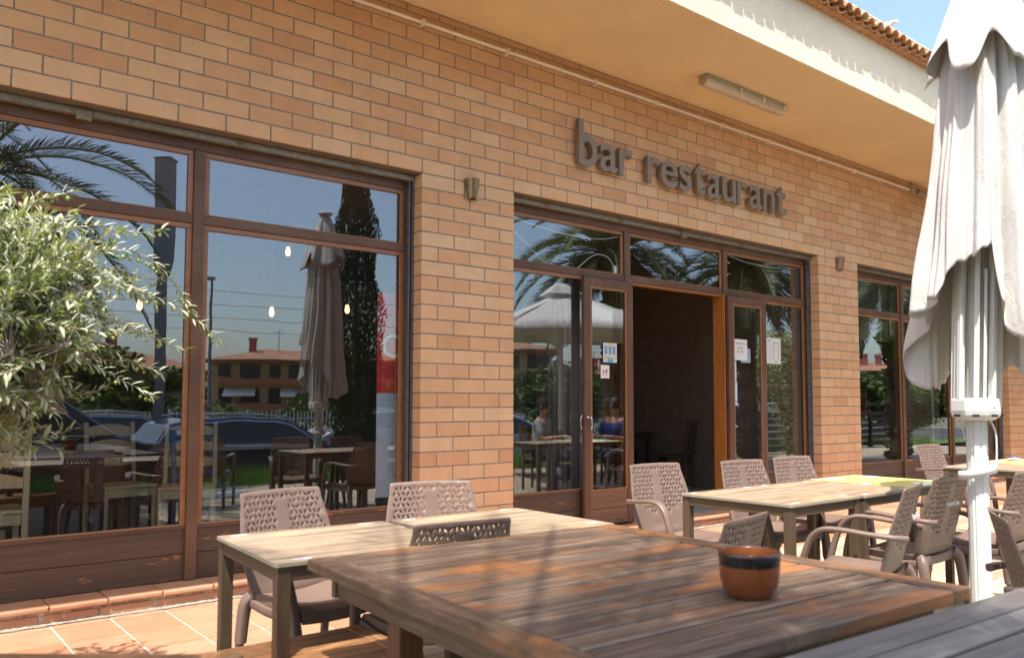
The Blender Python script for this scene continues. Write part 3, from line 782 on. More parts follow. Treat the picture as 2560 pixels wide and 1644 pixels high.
def make_table(label, top, group):
    root = empty('terrace_table', label, 'table', group=group); W = .345; R = .012; z0, z1 = .718, .730
    m = MB(); pts = []
    for (sx, sy, a0) in ((1, 1, 0), (-1, 1, 90), (-1, -1, 180), (1, -1, 270)):
        for k in range(4):
            a = Rd(a0+30*k); pts.append((sx*(W-R)+R*cos(a), sy*(W-R)+R*sin(a)))
    n = len(pts)
    m.add([(x, y, z1) for x, y in pts], [tuple(range(n))], 0)
    m.add([(x, y, z0) for x, y in pts]+[(x, y, z1) for x, y in pts], [(i, (i+1) % n, n+(i+1) % n, n+i) for i in range(n)], 1)
    m.add([(x, y, z0) for x, y in pts], [tuple(range(n))[::-1]], 1)
    o = m.build('tabletop', [top, M_TEDGE], root)
    a = W-.008; t = .030
    f = MB()
    f.box(-a+.045, a-.045, -a+.004, -a+t, .668, .7175); f.box(-a+.045, a-.045, a-t, a-.004, .668, .7175)
    f.box(-a+.004, -a+t, -a+.045, a-.045, .668, .7175); f.box(a-t, a-.004, -a+.045, a-.045, .668, .7175)
    f.build('apron', M_TFRAME, root, bevel=.002)
    for sx in (-1, 1):
        for sy in (-1, 1):
            l = MB(); x0, x1 = sorted((sx*a, sx*(a-.045))); y0, y1 = sorted((sy*a, sy*(a-.045)))
            l.box(x0, x1, y0, y1, .012, .7176); l.box(x0+.003, x1-.003, y0+.003, y1-.003, 0, .012)
            l.build('leg', M_TFRAME, root, bevel=.003)
    q = random.Random(5)
    for (cx, cy) in ((-.27, .31), (.25, .31), (-.24, -.30), (.28, -.27)):
        s = MB(); n = 14; pts = []
        for k in range(n):
            an = 2*pi*k/n; r_ = q.uniform(.6, 1.0); pts.append((cx+.045*r_*cos(an), cy+.017*r_*sin(an)))
        s.add([(x, y, z1+.0006) for x, y in pts]+[(x, y, z1+.0001) for x, y in pts], [tuple(range(n))]+[(i, i+n, (i+1) % n+n, (i+1) % n) for i in range(n)])
        s.build('sticker', M_STICK, root)
    return root
TG = 'pale wood-look square terrace tables'
t0 = make_table('pale wood-look square table nearest the camera, left of its twin, with torn sticker corners', M_TOP, TG)
def place(o, x, y, rz, sc=None):
    o.location = (x, y, 0); o.rotation_euler = (0, 0, Rd(rz))
    if sc: o.scale = sc
    return o
place(t0, -1.905, -2.545, -3.5)
place(dup(t0, 'pale wood-look square table beside the brick pier, right of the nearest pale table', (0, 0, 0)), -1.165, -2.575, -.5)
place(dup(t0, 'pale square table at the left end of the long row in front of the doorway', (0, 0, 0)), .615, -2.69, -.5, (.96, 1.05, 1))
place(dup(t0, 'pale square table in the middle of the long row, crossed by the parasol shadow', (0, 0, 0)), 1.262, -2.70, 0, (.88, 1.06, 1))
ty = make_table('yellow-topped square table at the right end of the long row, with white patches', M_TOPY, 'yellow-topped square terrace tables')
place(ty, 1.885, -2.66, 0, (.86, 1.0, 1))
place(dup(t0, 'pale square table behind the parasol pole, in front of the right window', (0, 0, 0)), 3.80, -2.68, 4)
ty2 = dup(ty, 'yellow-topped square table at the right picture edge carrying a blue ashtray', (0, 0, 0)); place(ty2, 4.53, -2.66, 2, (1, 1, 1))
ash = empty('ashtray', 'small blue and white ashtray on the far yellow table', 'ashtray', (4.62, -2.46, .7302))
m = MB(); m.lathe([(.0, .002), (.042, .002), (.046, .03), (.038, .03), (.036, .010), (0, .010)], 20); m.build('bowl', simple('blue_glaze', (.03, .10, .33), .25), ash)
m = MB(); m.lathe([(.0465, .008), (.0475, .010), (.0475, .021), (.0465, .023)], 20); m.build('white_band', M_LOGO, ash)

# ------------------------------------------------------------------ weathered slatted tables and bench
M_OLD = wood('weathered_teak', (.065, .036, .022), (.175, .11, .068), (.33, .24, .165), (3.2, 42, 42), .5, (.34, .135, .045), 4.4, .53, .64, useattr=True, bs=.5)
M_OLDY = wood('weathered_teak_cross', (.06, .032, .018), (.15, .09, .052), (.30, .205, .13), (42, 3.2, 42), .5, (.37, .15, .045), 4.4, .49, .60, useattr=True, bs=.5)
M_GREY = wood('greyed_teak', (.13, .11, .095), (.22, .19, .165), (.31, .27, .23), (2.2, 50, 50), .6, (.27, .17, .11), 3, .55, .75, useattr=True, bs=.5)
M_GREYY = wood('greyed_teak_cross', (.12, .095, .08), (.20, .16, .135), (.29, .235, .19), (50, 2.2, 50), .6, (.27, .17, .11), 3, .55, .75, useattr=True, bs=.5)
M_BENCH = wood('orange_teak', (.22, .10, .045), (.36, .17, .07), (.47, .26, .12), (2.2, 60, 60), .55, (.58, .40, .24), 4, .55, .72, useattr=True, bs=.4)
M_BENCHY = wood('orange_teak_cross', (.22, .10, .045), (.36, .17, .07), (.47, .26, .12), (60, 2.2, 60), .55, (.58, .40, .24), 4, .55, .72, useattr=True, bs=.4)
def slat_table(name, label, cat, W, D, H, mats, nslat, frame=.085, th=.034, gap=.010, seed=1, legin=(.08, .40), legw=.075, group=None, nleg=4):
    root = empty(name, label, cat, group=group); q = random.Random(seed); m = MB()
    f = frame; g2 = .0015
    m.box(-W/2, -W/2+f, -D/2, D/2, H-th, H, 1, q.random()); m.box(W/2-f, W/2, -D/2, D/2, H-th, H+.0006, 1, q.random())
    m.box(-W/2+f+g2, W/2-f-g2, D/2-f, D/2, H-th, H-.0005, 0, q.random()); m.box(-W/2+f+g2, W/2-f-g2, -D/2, -D/2+f, H-th, H-.0003, 0, q.random())
    L = D-2*f; p = L/nslat
    for i in range(nslat):
        y0 = -D/2+f+i*p; m.box(-W/2+f+g2, W/2-f-g2, y0+gap/2, y0+p-gap/2, H-th+.004, H-.002+q.uniform(-.0012, .0012), 0, q.random())
    m.build('tabletop' if cat == 'table' else 'seat', mats, root, bevel=.004)
    a = MB(); ix, iy = legin
    for bx in ((-W/2+.05, W/2-.05, D/2-.10, D/2-.075, 0), (-W/2+.05, W/2-.05, -D/2+.075, -D/2+.10, 0), (-W/2+.06, -W/2+.085, -D/2+.101, D/2-.101, 1), (W/2-.085, W/2-.06, -D/2+.101, D/2-.101, 1)):
        a = MB(); a.box(bx[0], bx[1], bx[2], bx[3], H-th-.075, H-th-.001, bx[4], .4); a.build('apron', mats, root, bevel=.003)
    for sx in (-1, 1):
        for sy in (-1, 1):
            cx, cy = sx*(W/2-ix-legw/2), sy*(D/2-iy-legw/2); l = MB(); l.box(cx-legw/2, cx+legw/2, cy-legw/2, cy+legw/2, 0, H-th-.0005, 2, .5)
            l.build('leg', mats, root, bevel=.005)
    return root
M_LEGW = wood('brown_table_leg', (.10, .04, .02), (.17, .07, .03), (.24, .10, .045), (50, 50, 2.5), .55, bs=.3)
bt = slat_table('slatted_table', 'weathered orange-brown slatted wooden table in the foreground carrying the terracotta bowl', 'table', 1.265, 1.43, .75, [M_OLD, M_OLDY, M_LEGW], 13, seed=4)
place(bt, -1.612, -3.70, -3.2)
gt = slat_table('slatted_table', 'greyed slatted wooden table at the bottom right corner of the picture', 'table', 1.9, 1.3, .742, [M_GREY, M_GREYY, M_LEGW], 12, frame=.095, seed=9)
place(gt, -1.83, -5.12, -3.2)
bn = slat_table('bench', 'low orange-brown slatted wooden bench in front of the nearest pale table', 'bench', .57, .46, .43, [M_BENCH, M_BENCHY, M_LEGW], 5, frame=.062, gap=.005, seed=6, legin=(.03, .03), legw=.055)
place(bn, -2.145, -2.865, -1)
nb = slat_table('slatted_table', 'blurred corner of an orange-brown wooden table at the bottom left', 'table', .80, .60, .75, [M_BENCH, M_BENCHY, M_LEGW], 5, frame=.08, seed=8, legin=(.05, .05))
place(nb, -3.205, -3.765, -41)

# ------------------------------------------------------------------ terracotta bowl
m_, nt_, b__, o_ = newmat('bowl_glaze')
tc = N(nt_, 'ShaderNodeTexCoord'); sp = N(nt_, 'ShaderNodeSeparateXYZ'); nt_.links.new(tc.outputs['Object'], sp.inputs[0])
nz = noise(nt_, tc.outputs['Object'], 30, 3); ad = N(nt_, 'ShaderNodeMath', operation='MULTIPLY_ADD'); nt_.links.new(nz, ad.inputs[0]); ad.inputs[1].default_value = .004; nt_.links.new(sp.outputs[2], ad.inputs[2])
rr = ramp(nt_, ad.outputs[0], [(0, (.42, .24, .13)), (.0045, (.42, .24, .13)), (.0075, (.22, .058, .014)), (.0785, (.27, .075, .017)), (.0825, (.010, .008, .010)), (.1065, (.013, .010, .011)), (.1095, (.10, .035, .02))])
nt_.links.new(rr.outputs[0], b__.inputs['Base Color']); b__.inputs['Roughness'].default_value = .16; b__.inputs['Coat Weight'].default_value = .7; b__.inputs['Coat Roughness'].default_value = .05
bowl = MB(); bowl.lathe([(0, .001), (.052, .001), (.056, .004), (.066, .016), (.0735, .04), (.0755, .07), (.0765, .09), (.079, .106), (.078, .1115), (.074, .1125), (.0715, .109)], 64)
bo = bowl.build('terracotta_bowl', m_); bo.location = (-1.552, -4.135, .7505)
tag(bo, 'glazed terracotta bowl with a black rim band standing on the brown slatted table', 'bowl')
bi = MB(); bi.lathe([(.0715, .109), (.0695, .09), (.068, .05), (.060, .022), (.045, .012), (0, .010)], 64); bi.build('inner_glaze', simple('inner_glaze', (.36, .11, .03), .2, coat=.6), bo)

# ------------------------------------------------------------------ closed parasol
UX, UY = 1.017, -3.634
def lean(m, k=.045, z0=1.17):
    out = []
    for (x, y, z) in m.v:
        d = k*(z-z0) if z > z0 else 0
        out.append((x+.769*d, y-.639*d, z))
    m.v = out
def cloth(name, c, tr=.25):
    m, nt, b, o = newmat(name); v = coord(nt)
    r = ramp(nt, noise(nt, v, 3, 5, .6), [(.3, [x*.95 for x in c]), (.7, c)]); nt.links.new(r.outputs[0], b.inputs['Base Color'])
    b.inputs['Roughness'].default_value = .9; b.inputs['Specular IOR Level'].default_value = .1
    bump(nt, b, noise(nt, coord(nt, (9, 9, 2.5)), 1.2, 7, .65, .8), .6, .03)
    t = N(nt, 'ShaderNodeBsdfTranslucent'); t.inputs[0].default_value = (*[x*.9 for x in c], 1)
    ms = N(nt, 'ShaderNodeMixShader'); ms.inputs[0].default_value = tr
    nt.links.new(b.outputs[0], ms.inputs[1]); nt.links.new(t.outputs[0], ms.inputs[2]); nt.links.new(ms.outputs[0], o.inputs[0]); return m
M_CLOTH = cloth('parasol_cloth', (.70, .67, .625), .15)
M_WMETAL = simple('white_powder_coat', (.66, .66, .62), .35, var=.04)
um = empty('parasol', 'closed off-white parasol on a fluted white pole at the right of the terrace', 'parasol', (UX, UY, 0))
CA = math.atan2(-5.417-UY, -3.301-UX)            # direction of the opening in the drape
m = MB(); prof = []
N_ = 48; vs = []
for z in (0.02, 1.2, 2.0, 3.56):
    for k in range(N_):
        a = 2*pi*k/N_; r_ = .0495-(.004 if (k % 6) in (0,) else 0)-.0015*(k % 3 == 0); vs.append((r_*cos(a), r_*sin(a), z))
m.add(vs, [(i*N_+k, i*N_+(k+1) % N_, (i+1)*N_+(k+1) % N_, (i+1)*N_+k) for i in range(3) for k in range(N_)], 0); lean(m); m.build('pole', M_WMETAL, um)
m = MB(); m.box(-.28, .28, -.28, .28, .001, .05); m.lathe([(.075, .05), (.07, .12), (.056, .125), (.056, .05)], 24); m.build('base_plate', simple('base_metal', (.35, .35, .34), .5, .3), um, bevel=.006)
m = MB(); m.lathe([(.058, 1.150), (.085, 1.152), (.118, 1.172), (.122, 1.20), (.120, 1.255), (.095, 1.262), (.060, 1.262)], 8, a0=CA+pi/8, smooth=False)
hb = m.build('hub', M_WMETAL, um, bevel=.006)
m = MB()
for k in range(8):
    a = CA+pi/8+2*pi*k/8+pi/8; ca, sa = cos(a), sin(a); M = Matrix.Translation((.1165*ca, .1165*sa, 1.175)) @ Matrix.Rotation(a, 4, 'Z')
    m.box(-.004, .004, -.016, .016, -.006, .006, 0, M=M)
m.build('hub_slot', simple('slot_black', (.02, .02, .02), .6), hb)
for k in range(8):
    a = CA+2*pi*k/8; r_ = MB(); ca, sa = cos(a), sin(a)
    M = Matrix.Rotation(a, 4, 'Z')
    pts = [(.098, 0, 1.215), (.100, 0, 1.7), (.085, 0, 2.4), (.065, 0, 3.1)]
    r_.sweep([M @ Vector(p) for p in pts], .026, .032, side=(-sa, ca, 0), e=.15, smooth=False); lean(r_)
    r_.build('rib', M_WMETAL, um)
    if k % 2 == 0:
        r2_ = MB(); M = Matrix.Rotation(a+pi/8, 4, 'Z'); r2_.sweep([M @ Vector(p) for p in [(.098, 0, 1.26), (.098, 0, 1.9)]], .016, .02, side=(-sa, ca, 0), e=.15); lean(r2_); r2_.build('strut', M_WMETAL, um)
# lifting loop
m = MB(); ra = CA+Rd(90)
ring = [(.078*cos(2*pi*k/28), .078*sin(2*pi*k/28), .895) for k in range(28)]
vs = []
for (rr_, z) in ((.068, .872), (.088, .872), (.088, .916), (.068, .916)):
    for k in range(32): a = 2*pi*k/32; vs.append((rr_*cos(a), rr_*sin(a), z+.022*cos(a-ra)))
m.add(vs, [(i*32+k, i*32+(k+1) % 32, ((i+1) % 4)*32+(k+1) % 32, ((i+1) % 4)*32+k) for i in range(4) for k in range(32)], 0, None, True)
for s, l in ((0, 1), (.0, 0)):
    pass
c_, s_ = cos(ra), sin(ra)
m.sweep(smoothpath([(.082*c_, .082*s_, .925), (.086*c_, .086*s_, .98), (.086*c_, .086*s_, 1.07), (.075*c_, .075*s_, 1.125), (.058*c_, .058*s_, 1.152)], 5), .034, .010, side=(-s_, c_, 0))
m.sweep(smoothpath([(-.052*c_, -.052*s_, 1.05), (-.058*c_, -.058*s_, 1.10), (-.085*c_, -.085*s_, 1.152)], 5), .034, .010, side=(-s_, c_, 0))
m.build('lifting_loop', M_WMETAL, um)
def drape():
    q = random.Random(3); NA, NZ = 192, 46; vs = []
    ph = [q.uniform(-.35, .35) for _ in range(16)]
    def prof(z):
        P = [(1.2, .285), (1.55, .280), (2.06, .238), (2.55, .195), (2.95, .170), (3.15, .13), (3.42, .08)]
        for (a, ra_), (c, rc) in zip(P, P[1:]):
            if z <= c: return ra_+(rc-ra_)*max(0, (z-a))/(c-a)
        return .085
    for j in range(NZ+1):
        for k in range(NA):
            a = 2*pi*k/NA; d = (a-CA+pi) % (2*pi)-pi
            HT = [(-180, 1.50), (-150, 1.34), (-118, 1.30), (-96, 1.62), (-72, 1.70), (-45, 1.76), (-24, 1.90), (-8, 1.965), (6, 1.96), (14, 1.99), (26, 1.72), (42, 1.50), (62, 1.38), (85, 1.34), (110, 1.52), (140, 1.40), (180, 1.50)]
            dd = math.degrees(d); zb = 1.5
            for (a1, h1), (a2, h2) in zip(HT, HT[1:]):
                if a1 <= dd <= a2: t1 = (dd-a1)/(a2-a1); t1 = t1*t1*(3-2*t1); zb = h1+(h2-h1)*t1; break
            zb += .018*sin(11*d)+.008*sin(29*d)
            f = (j/NZ)**1.15; z = zb+(3.42-zb)*f
            R = prof(z); low = max(0, 1-(z-1.3)/1.9)
            fold = .15*sin(9*a+ph[0]+.9*sin(2*a+z*1.1)+.25*z)+.085*sin(16*a+1.6*sin(3*a)+z*1.1)+.035*sin(31*a+2*sin(a*4)+z*2)
            amp = .55+.75*low
            r_ = R*(1+fold*amp)-.03*math.exp(-(d/.16)**2)*low*2
            # pinches where the tie goes
            r_ *= 1-.05*math.exp(-((z-2.25)/.06)**2)*0
            r_ += .012*sin(5*a+8*z)*low
            vs.append((r_*cos(a), r_*sin(a), z))
    m = MB(); m.add(vs, [(j*NA+k, j*NA+(k+1) % NA, (j+1)*NA+(k+1) % NA, (j+1)*NA+k) for j in range(NZ) for k in range(NA)], 0, None, True)
    lean(m); o = m.build('canopy', M_CLOTH, um); s = o.modifiers.new('s', 'SOLIDIFY'); s.thickness = .003
    # hem
    return o
can = drape()
def capm():
    NA, NZ = 144, 18; vs = []
    for j in range(NZ+1):
        for k in range(NA):
            a = 2*pi*k/NA; d = a-CA; f = j/NZ
            sc = abs(sin(4*(a-CA+Rd(18))/1.0*0.75))
            zb = 2.895+.17*(.5-.5*cos(5*(d+.30)+.9*sin(2*d+.5)))**2.2+.03*sin(3*a+1)
            z = zb+(3.585-zb)*f
            R = .205*(1-f)**.85+.050
            r_ = R*(1+(.10*sin(8*a+.6)+.05*sin(13*a+1))*(1-f*.7))+.012*(1-f)*sin(3*d+2)
            vs.append((r_*cos(a), r_*sin(a), z))
    m = MB(); m.add(vs, [(j*NA+k, j*NA+(k+1) % NA, (j+1)*NA+(k+1) % NA, (j+1)*NA+k) for j in range(NZ) for k in range(NA)], 0, None, True)
    lean(m); o = m.build('vent_cap', M_CLOTH, um); s = o.modifiers.new('s', 'SOLIDIFY'); s.thickness = .003; return o
capm()
m = MB(); m.lathe([(0, 3.622), (.085, 3.620), (.092, 3.61), (.092, 3.595), (.07, 3.58), (0, 3.578)], 32); lean(m); m.build('finial', M_WMETAL, um)
# ------------------------------------------------------------------ olive tree in a planter
def leafmat(name, c1, c2, back, tr=.35, rough=.45):
    m, nt, b, o = newmat(name); at = attr(nt)
    r = ramp(nt, at.outputs['Fac'], [(0, c1), (.8, c2), (.93, c2), (1, (min(1, c2[0]*1.9), c2[1]*1.35, c2[2]*.7))])
    g = N(nt, 'ShaderNodeNewGeometry'); col = mix(nt, g.outputs['Backfacing'], r.outputs[0], back)
    nt.links.new(col, b.inputs['Base Color']); b.inputs['Roughness'].default_value = rough; b.inputs['Specular IOR Level'].default_value = .35
    t = N(nt, 'ShaderNodeBsdfTranslucent'); mm = mix(nt, 1, col, (1.0, 1.0, .55), 'MULTIPLY'); nt.links.new(mm, t.inputs[0])
    ms = N(nt, 'ShaderNodeMixShader'); ms.inputs[0].default_value = tr
    nt.links.new(b.outputs[0], ms.inputs[1]); nt.links.new(t.outputs[0], ms.inputs[2]); nt.links.new(ms.outputs[0], o.inputs[0]); return m
M_OLEAF = leafmat('olive_leaf', (.17, .23, .09), (.32, .385, .155), (.50, .52, .36), .34)
M_OBARK = simple('olive_bark', (.34, .28, .22), .9, var=.3, vs=30, bs=.6)
M_OLIVE = simple('green_olive', (.28, .36, .09), .35, var=.12, vs=30)
q = random.Random(77)
OX, OY, KS = -3.15, -1.75, .83
ot = empty('olive_tree', 'potted olive tree with silvery leaves and green olives at the left edge', 'olive tree', (OX, OY, 0))

lf = MB(); ofr = MB(); bk = MB()
def leaf1(p, d, L, W, up, c):
    d = d.normalized(); s = d.cross(up)
    if s.length < .05: s = d.cross(Vector((1, .3, 0)))
    s.normalize(); n_ = s.cross(d); bend = -.12*L
    a = p+d*L*.02; b1 = p+d*L*.3; b2 = p+d*L*.68+n_*bend*.4; e = p+d*L+n_*bend
    fold = n_*W*.18
    lf.add([a, b1+s*W*.46+fold, b2+s*W*.42+fold, e, b2-s*W*.42+fold, b1-s*W*.46+fold, b1, b2],
           [(0, 6, 1), (6, 7, 2, 1), (7, 3, 2), (0, 5, 6), (6, 5, 4, 7), (7, 4, 3)], 0, c, True)
def twig(pts, r0=.0035, r1=.0012, leafL=.056, fruit=.3, sp=.017, start=.12, shadec=None):
    P = smoothpath(pts, 7); n = len(P); bk.tube(P, [r0+(r1-r0)*i/(n-1) for i in range(n)], 5)
    ln = [0]
    for i in range(1, n): ln.append(ln[-1]+(P[i]-P[i-1]).length)
    T = ln[-1]; s = T*start; k = 0
    while s < T:
        i = max(1, next((j for j in range(n) if ln[j] >= s), n-1)); f = (s-ln[i-1])/max(1e-6, ln[i]-ln[i-1]); p = P[i-1].lerp(P[i], f); t = (P[i]-P[i-1]).normalized()
        a = q.uniform(0, 2*pi) if k % 2 == 0 else a+pi/2; e1 = t.cross(Vector((0, 0, 1)));
        if e1.length < .05: e1 = Vector((1, 0, 0))
        e1.normalize(); e2 = t.cross(e1)
        for sg_ in (0, pi):
            if q.random() < .12: continue
            sd = e1*cos(a+sg_)+e2*sin(a+sg_); d = t*q.uniform(.5, 1.0)+sd*q.uniform(.6, 1.0)+Vector((0, 0, q.uniform(-.15, .35)))
            L = leafL*q.uniform(.7, 1.3)*(1-.25*s/T); leaf1(p, d, L, L*q.uniform(.20, .29), Vector((q.uniform(-.4, .4), q.uniform(-.6, .2), 1)), q.random())
        if q.random() < fruit:
            dr = Vector((q.uniform(-.3, .3), q.uniform(-.3, .3), -1)).normalized()*q.uniform(.010, .026); c = p+dr; bk.tube([p, c], .0007, 3, caps=False)
            R = q.uniform(.0055, .0085); M = Matrix.Translation(c-Vector((0, 0, R)))
            ofr.lathe([(0, -R*1.15), (R*.6, -R*.9), (R*.95, -R*.3), (R*.97, R*.3), (R*.6, R*.9), (0, R*1.12)], 8, M=M, c=q.random())
        s += sp*q.uniform(.7, 1.4); k += 1
    d = P[-1]-P[-2]
    for _ in range(2): leaf1(P[-1], d.normalized()+Vector((q.uniform(-.3, .3), q.uniform(-.3, .3), q.uniform(-.2, .3))), leafL*.7, leafL*.13, Vector((0, 0, 1)), q.random())
R3 = lambda x, y, z: Vector((-3.301+(x+3.301)*KS-OX, -5.417+(y+5.417)*KS-OY, 1.232+(z-1.232)*KS))
# trunk and limbs (local coordinates)
bk.tube(smoothpath([(0, 0, .50), (.02, .0, .75), (-.03, -.03, 1.0), (.02, -.02, 1.25)], 6), [.035, .033, .03, .028, .026, .025, .024, .024, .023, .022, .022, .021, .021, .020, .020, .019, .019, .018, .018], 10)
limbs = []
for (a, el, L) in [(0, 40, .55), (40, 55, .5), (100, 50, .5), (160, 45, .5), (210, 50, .55), (260, 45, .5), (310, 55, .5), (20, 75, .8), (-20, 30, .55), (-45, 45, .5), (10, 12, .5), (-10, 60, .6)]:
    a = Rd(a); z0 = 1.25-.25*q.random(); p0 = Vector((.01, -.02, z0)); d = Vector((cos(a)*cos(Rd(el)), sin(a)*cos(Rd(el)), sin(Rd(el))))
    pts = [p0, p0+d*L*.35, p0+d*L*.7+Vector((0, 0, .02)), p0+d*L+Vector((0, 0, -.03))]
    bk.tube(smoothpath(pts, 5), .0075, 6); limbs.append([Vector(v) for v in smoothpath(pts, 5)])
# long shoots reaching right, measured from the photograph
SH = [
 [(-2.62, -1.02, 1.90), (-2.42, -1.02, 1.98), (-2.22, -1.02, 1.97), (-2.07, -1.0, 1.84), (-1.99, -1.0, 1.70)],
 [(-2.70, -1.0, 1.72), (-2.42, -1.0, 1.80), (-2.15, -1.0, 1.77), (-1.95, -1.0, 1.66), (-1.83, -1.0, 1.56)],
 [(-2.66, -1.1, 2.02), (-2.46, -1.1, 2.08), (-2.28, -1.1, 2.07), (-2.17, -1.1, 2.10)],
 [(-2.66, -1.05, 1.66), (-2.42, -1.05, 1.66), (-2.22, -1.05, 1.58), (-2.02, -1.05, 1.50)],
 [(-2.66, -.98, 1.58), (-2.45, -.98, 1.56), (-2.28, -.98, 1.45), (-2.13, -.98, 1.40)],
 [(-2.68, -1.1, 1.50), (-2.50, -1.1, 1.44), (-2.35, -1.1, 1.36), (-2.20, -1.1, 1.28)],
 [(-2.72, -1.1, 1.35), (-2.58, -1.1, 1.31), (-2.48, -1.1, 1.28), (-2.40, -1.1, 1.32)],
 [(-2.80, -1.15, 1.05), (-2.72, -1.15, 1.06), (-2.63, -1.15, 1.09), (-2.54, -1.15, 1.12)],
 [(-2.85, -1.1, 2.0), (-2.72, -1.1, 2.15), (-2.62, -1.1, 2.20), (-2.56, -1.1, 2.23)],
 [(-2.62, -1.0, 1.86), (-2.40, -1.0, 1.90), (-2.2, -1.0, 1.86), (-2.1, -1.0, 1.88)],
 [(-2.70, -1.12, 1.80), (-2.50, -1.14, 1.84), (-2.32, -1.14, 1.80), (-2.18, -1.12, 1.72)],
 [(-2.66, -.95, 1.74), (-2.48, -.92, 1.72), (-2.30, -.92, 1.64), (-2.16, -.92, 1.60)],
]
for s in SH: twig([R3(*p) for p in s], .0032, .0011, fruit=.34, sp=.0155)
for i in range(560):
    lb = q.choice(limbs); p0 = lb[q.randrange(len(lb)//3, len(lb))]
    t = Vector((q.gauss(.20, .21), q.gauss(0, .17), q.uniform(1.13, 2.0)))
    if t.x > .50: t.x = .50*q.random()
    t.z = min(t.z, 2.02-.25*abs(t.x)/.5)
    if t.z < 1.40: t.x *= .7
    mid = p0.lerp(t, .5)+Vector((q.uniform(-.04, .04), q.uniform(-.04, .04), q.uniform(.0, .08)))
    d = (t-p0); ext = d.normalized()*q.uniform(.05, .18)+Vector((q.uniform(-.03, .06), 0, q.uniform(-.09, .03)))
    twig([p0, mid, t, t+ext], .0026, .0010, fruit=.16, sp=.0175, start=.25)
for i in range(10):
    t = Vector((q.uniform(.12, .27), q.uniform(-.22, .0), q.uniform(.62, .82))); twig([Vector((.12, -.05, .53)), Vector((.14, -.07, .58)).lerp(t, .4), t], .002, .001, fruit=0, leafL=.055, sp=.02)
for i in range(14):
    t = Vector((q.uniform(-.15, .12), q.uniform(-.15, .15), q.uniform(.95, 1.25))); twig([Vector((0, -.02, 1.15)), Vector((0, -.02, 1.12)).lerp(t, .5)+Vector((0, 0, .05)), t], .0025, .001, fruit=.2, sp=.018)
bk.build('branches', M_OBARK, ot); lf.build('foliage', M_OLEAF, ot); ofr.build('olives', M_OLIVE, ot)
pl = MB(); S_ = .235
def ringbox(m, S, z0, z1, t=.02):
    m.box(-S, S, -S, -S+t, z0, z1); m.box(-S, S, S-t, S, z0, z1); m.box(-S, -S+t, -S+t, S-t, z0, z1); m.box(S-t, S, -S+t, S-t, z0, z1)
ringbox(pl, S_-.012, .0, .392); ringbox(pl, S_, .400, .545); pl.box(-S_+.035, S_-.035, -S_+.035, S_-.035, .01, .49)
po = pl.build('planter', simple('brown_planter', (.10, .045, .028), .55, var=.15, vs=12, bs=.2), None, bevel=.004)
po.location = (OX, OY, 0); tag(po, 'square dark brown planter box holding the olive tree at the left edge', 'planter')
so_ = MB(); n = 16; vs = [(-S_+.02+(2*S_-.04)*i/n, -S_+.02+(2*S_-.04)*j/n, .515+q.uniform(-.008, .012)) for j in range(n+1) for i in range(n+1)]
so_.add(vs, [(j*(n+1)+i, j*(n+1)+i+1, (j+1)*(n+1)+i+1, (j+1)*(n+1)+i) for j in range(n) for i in range(n)]); so_.build('soil', simple('soil', (.07, .05, .035), .95, var=.4, vs=60, bs=.8), po)

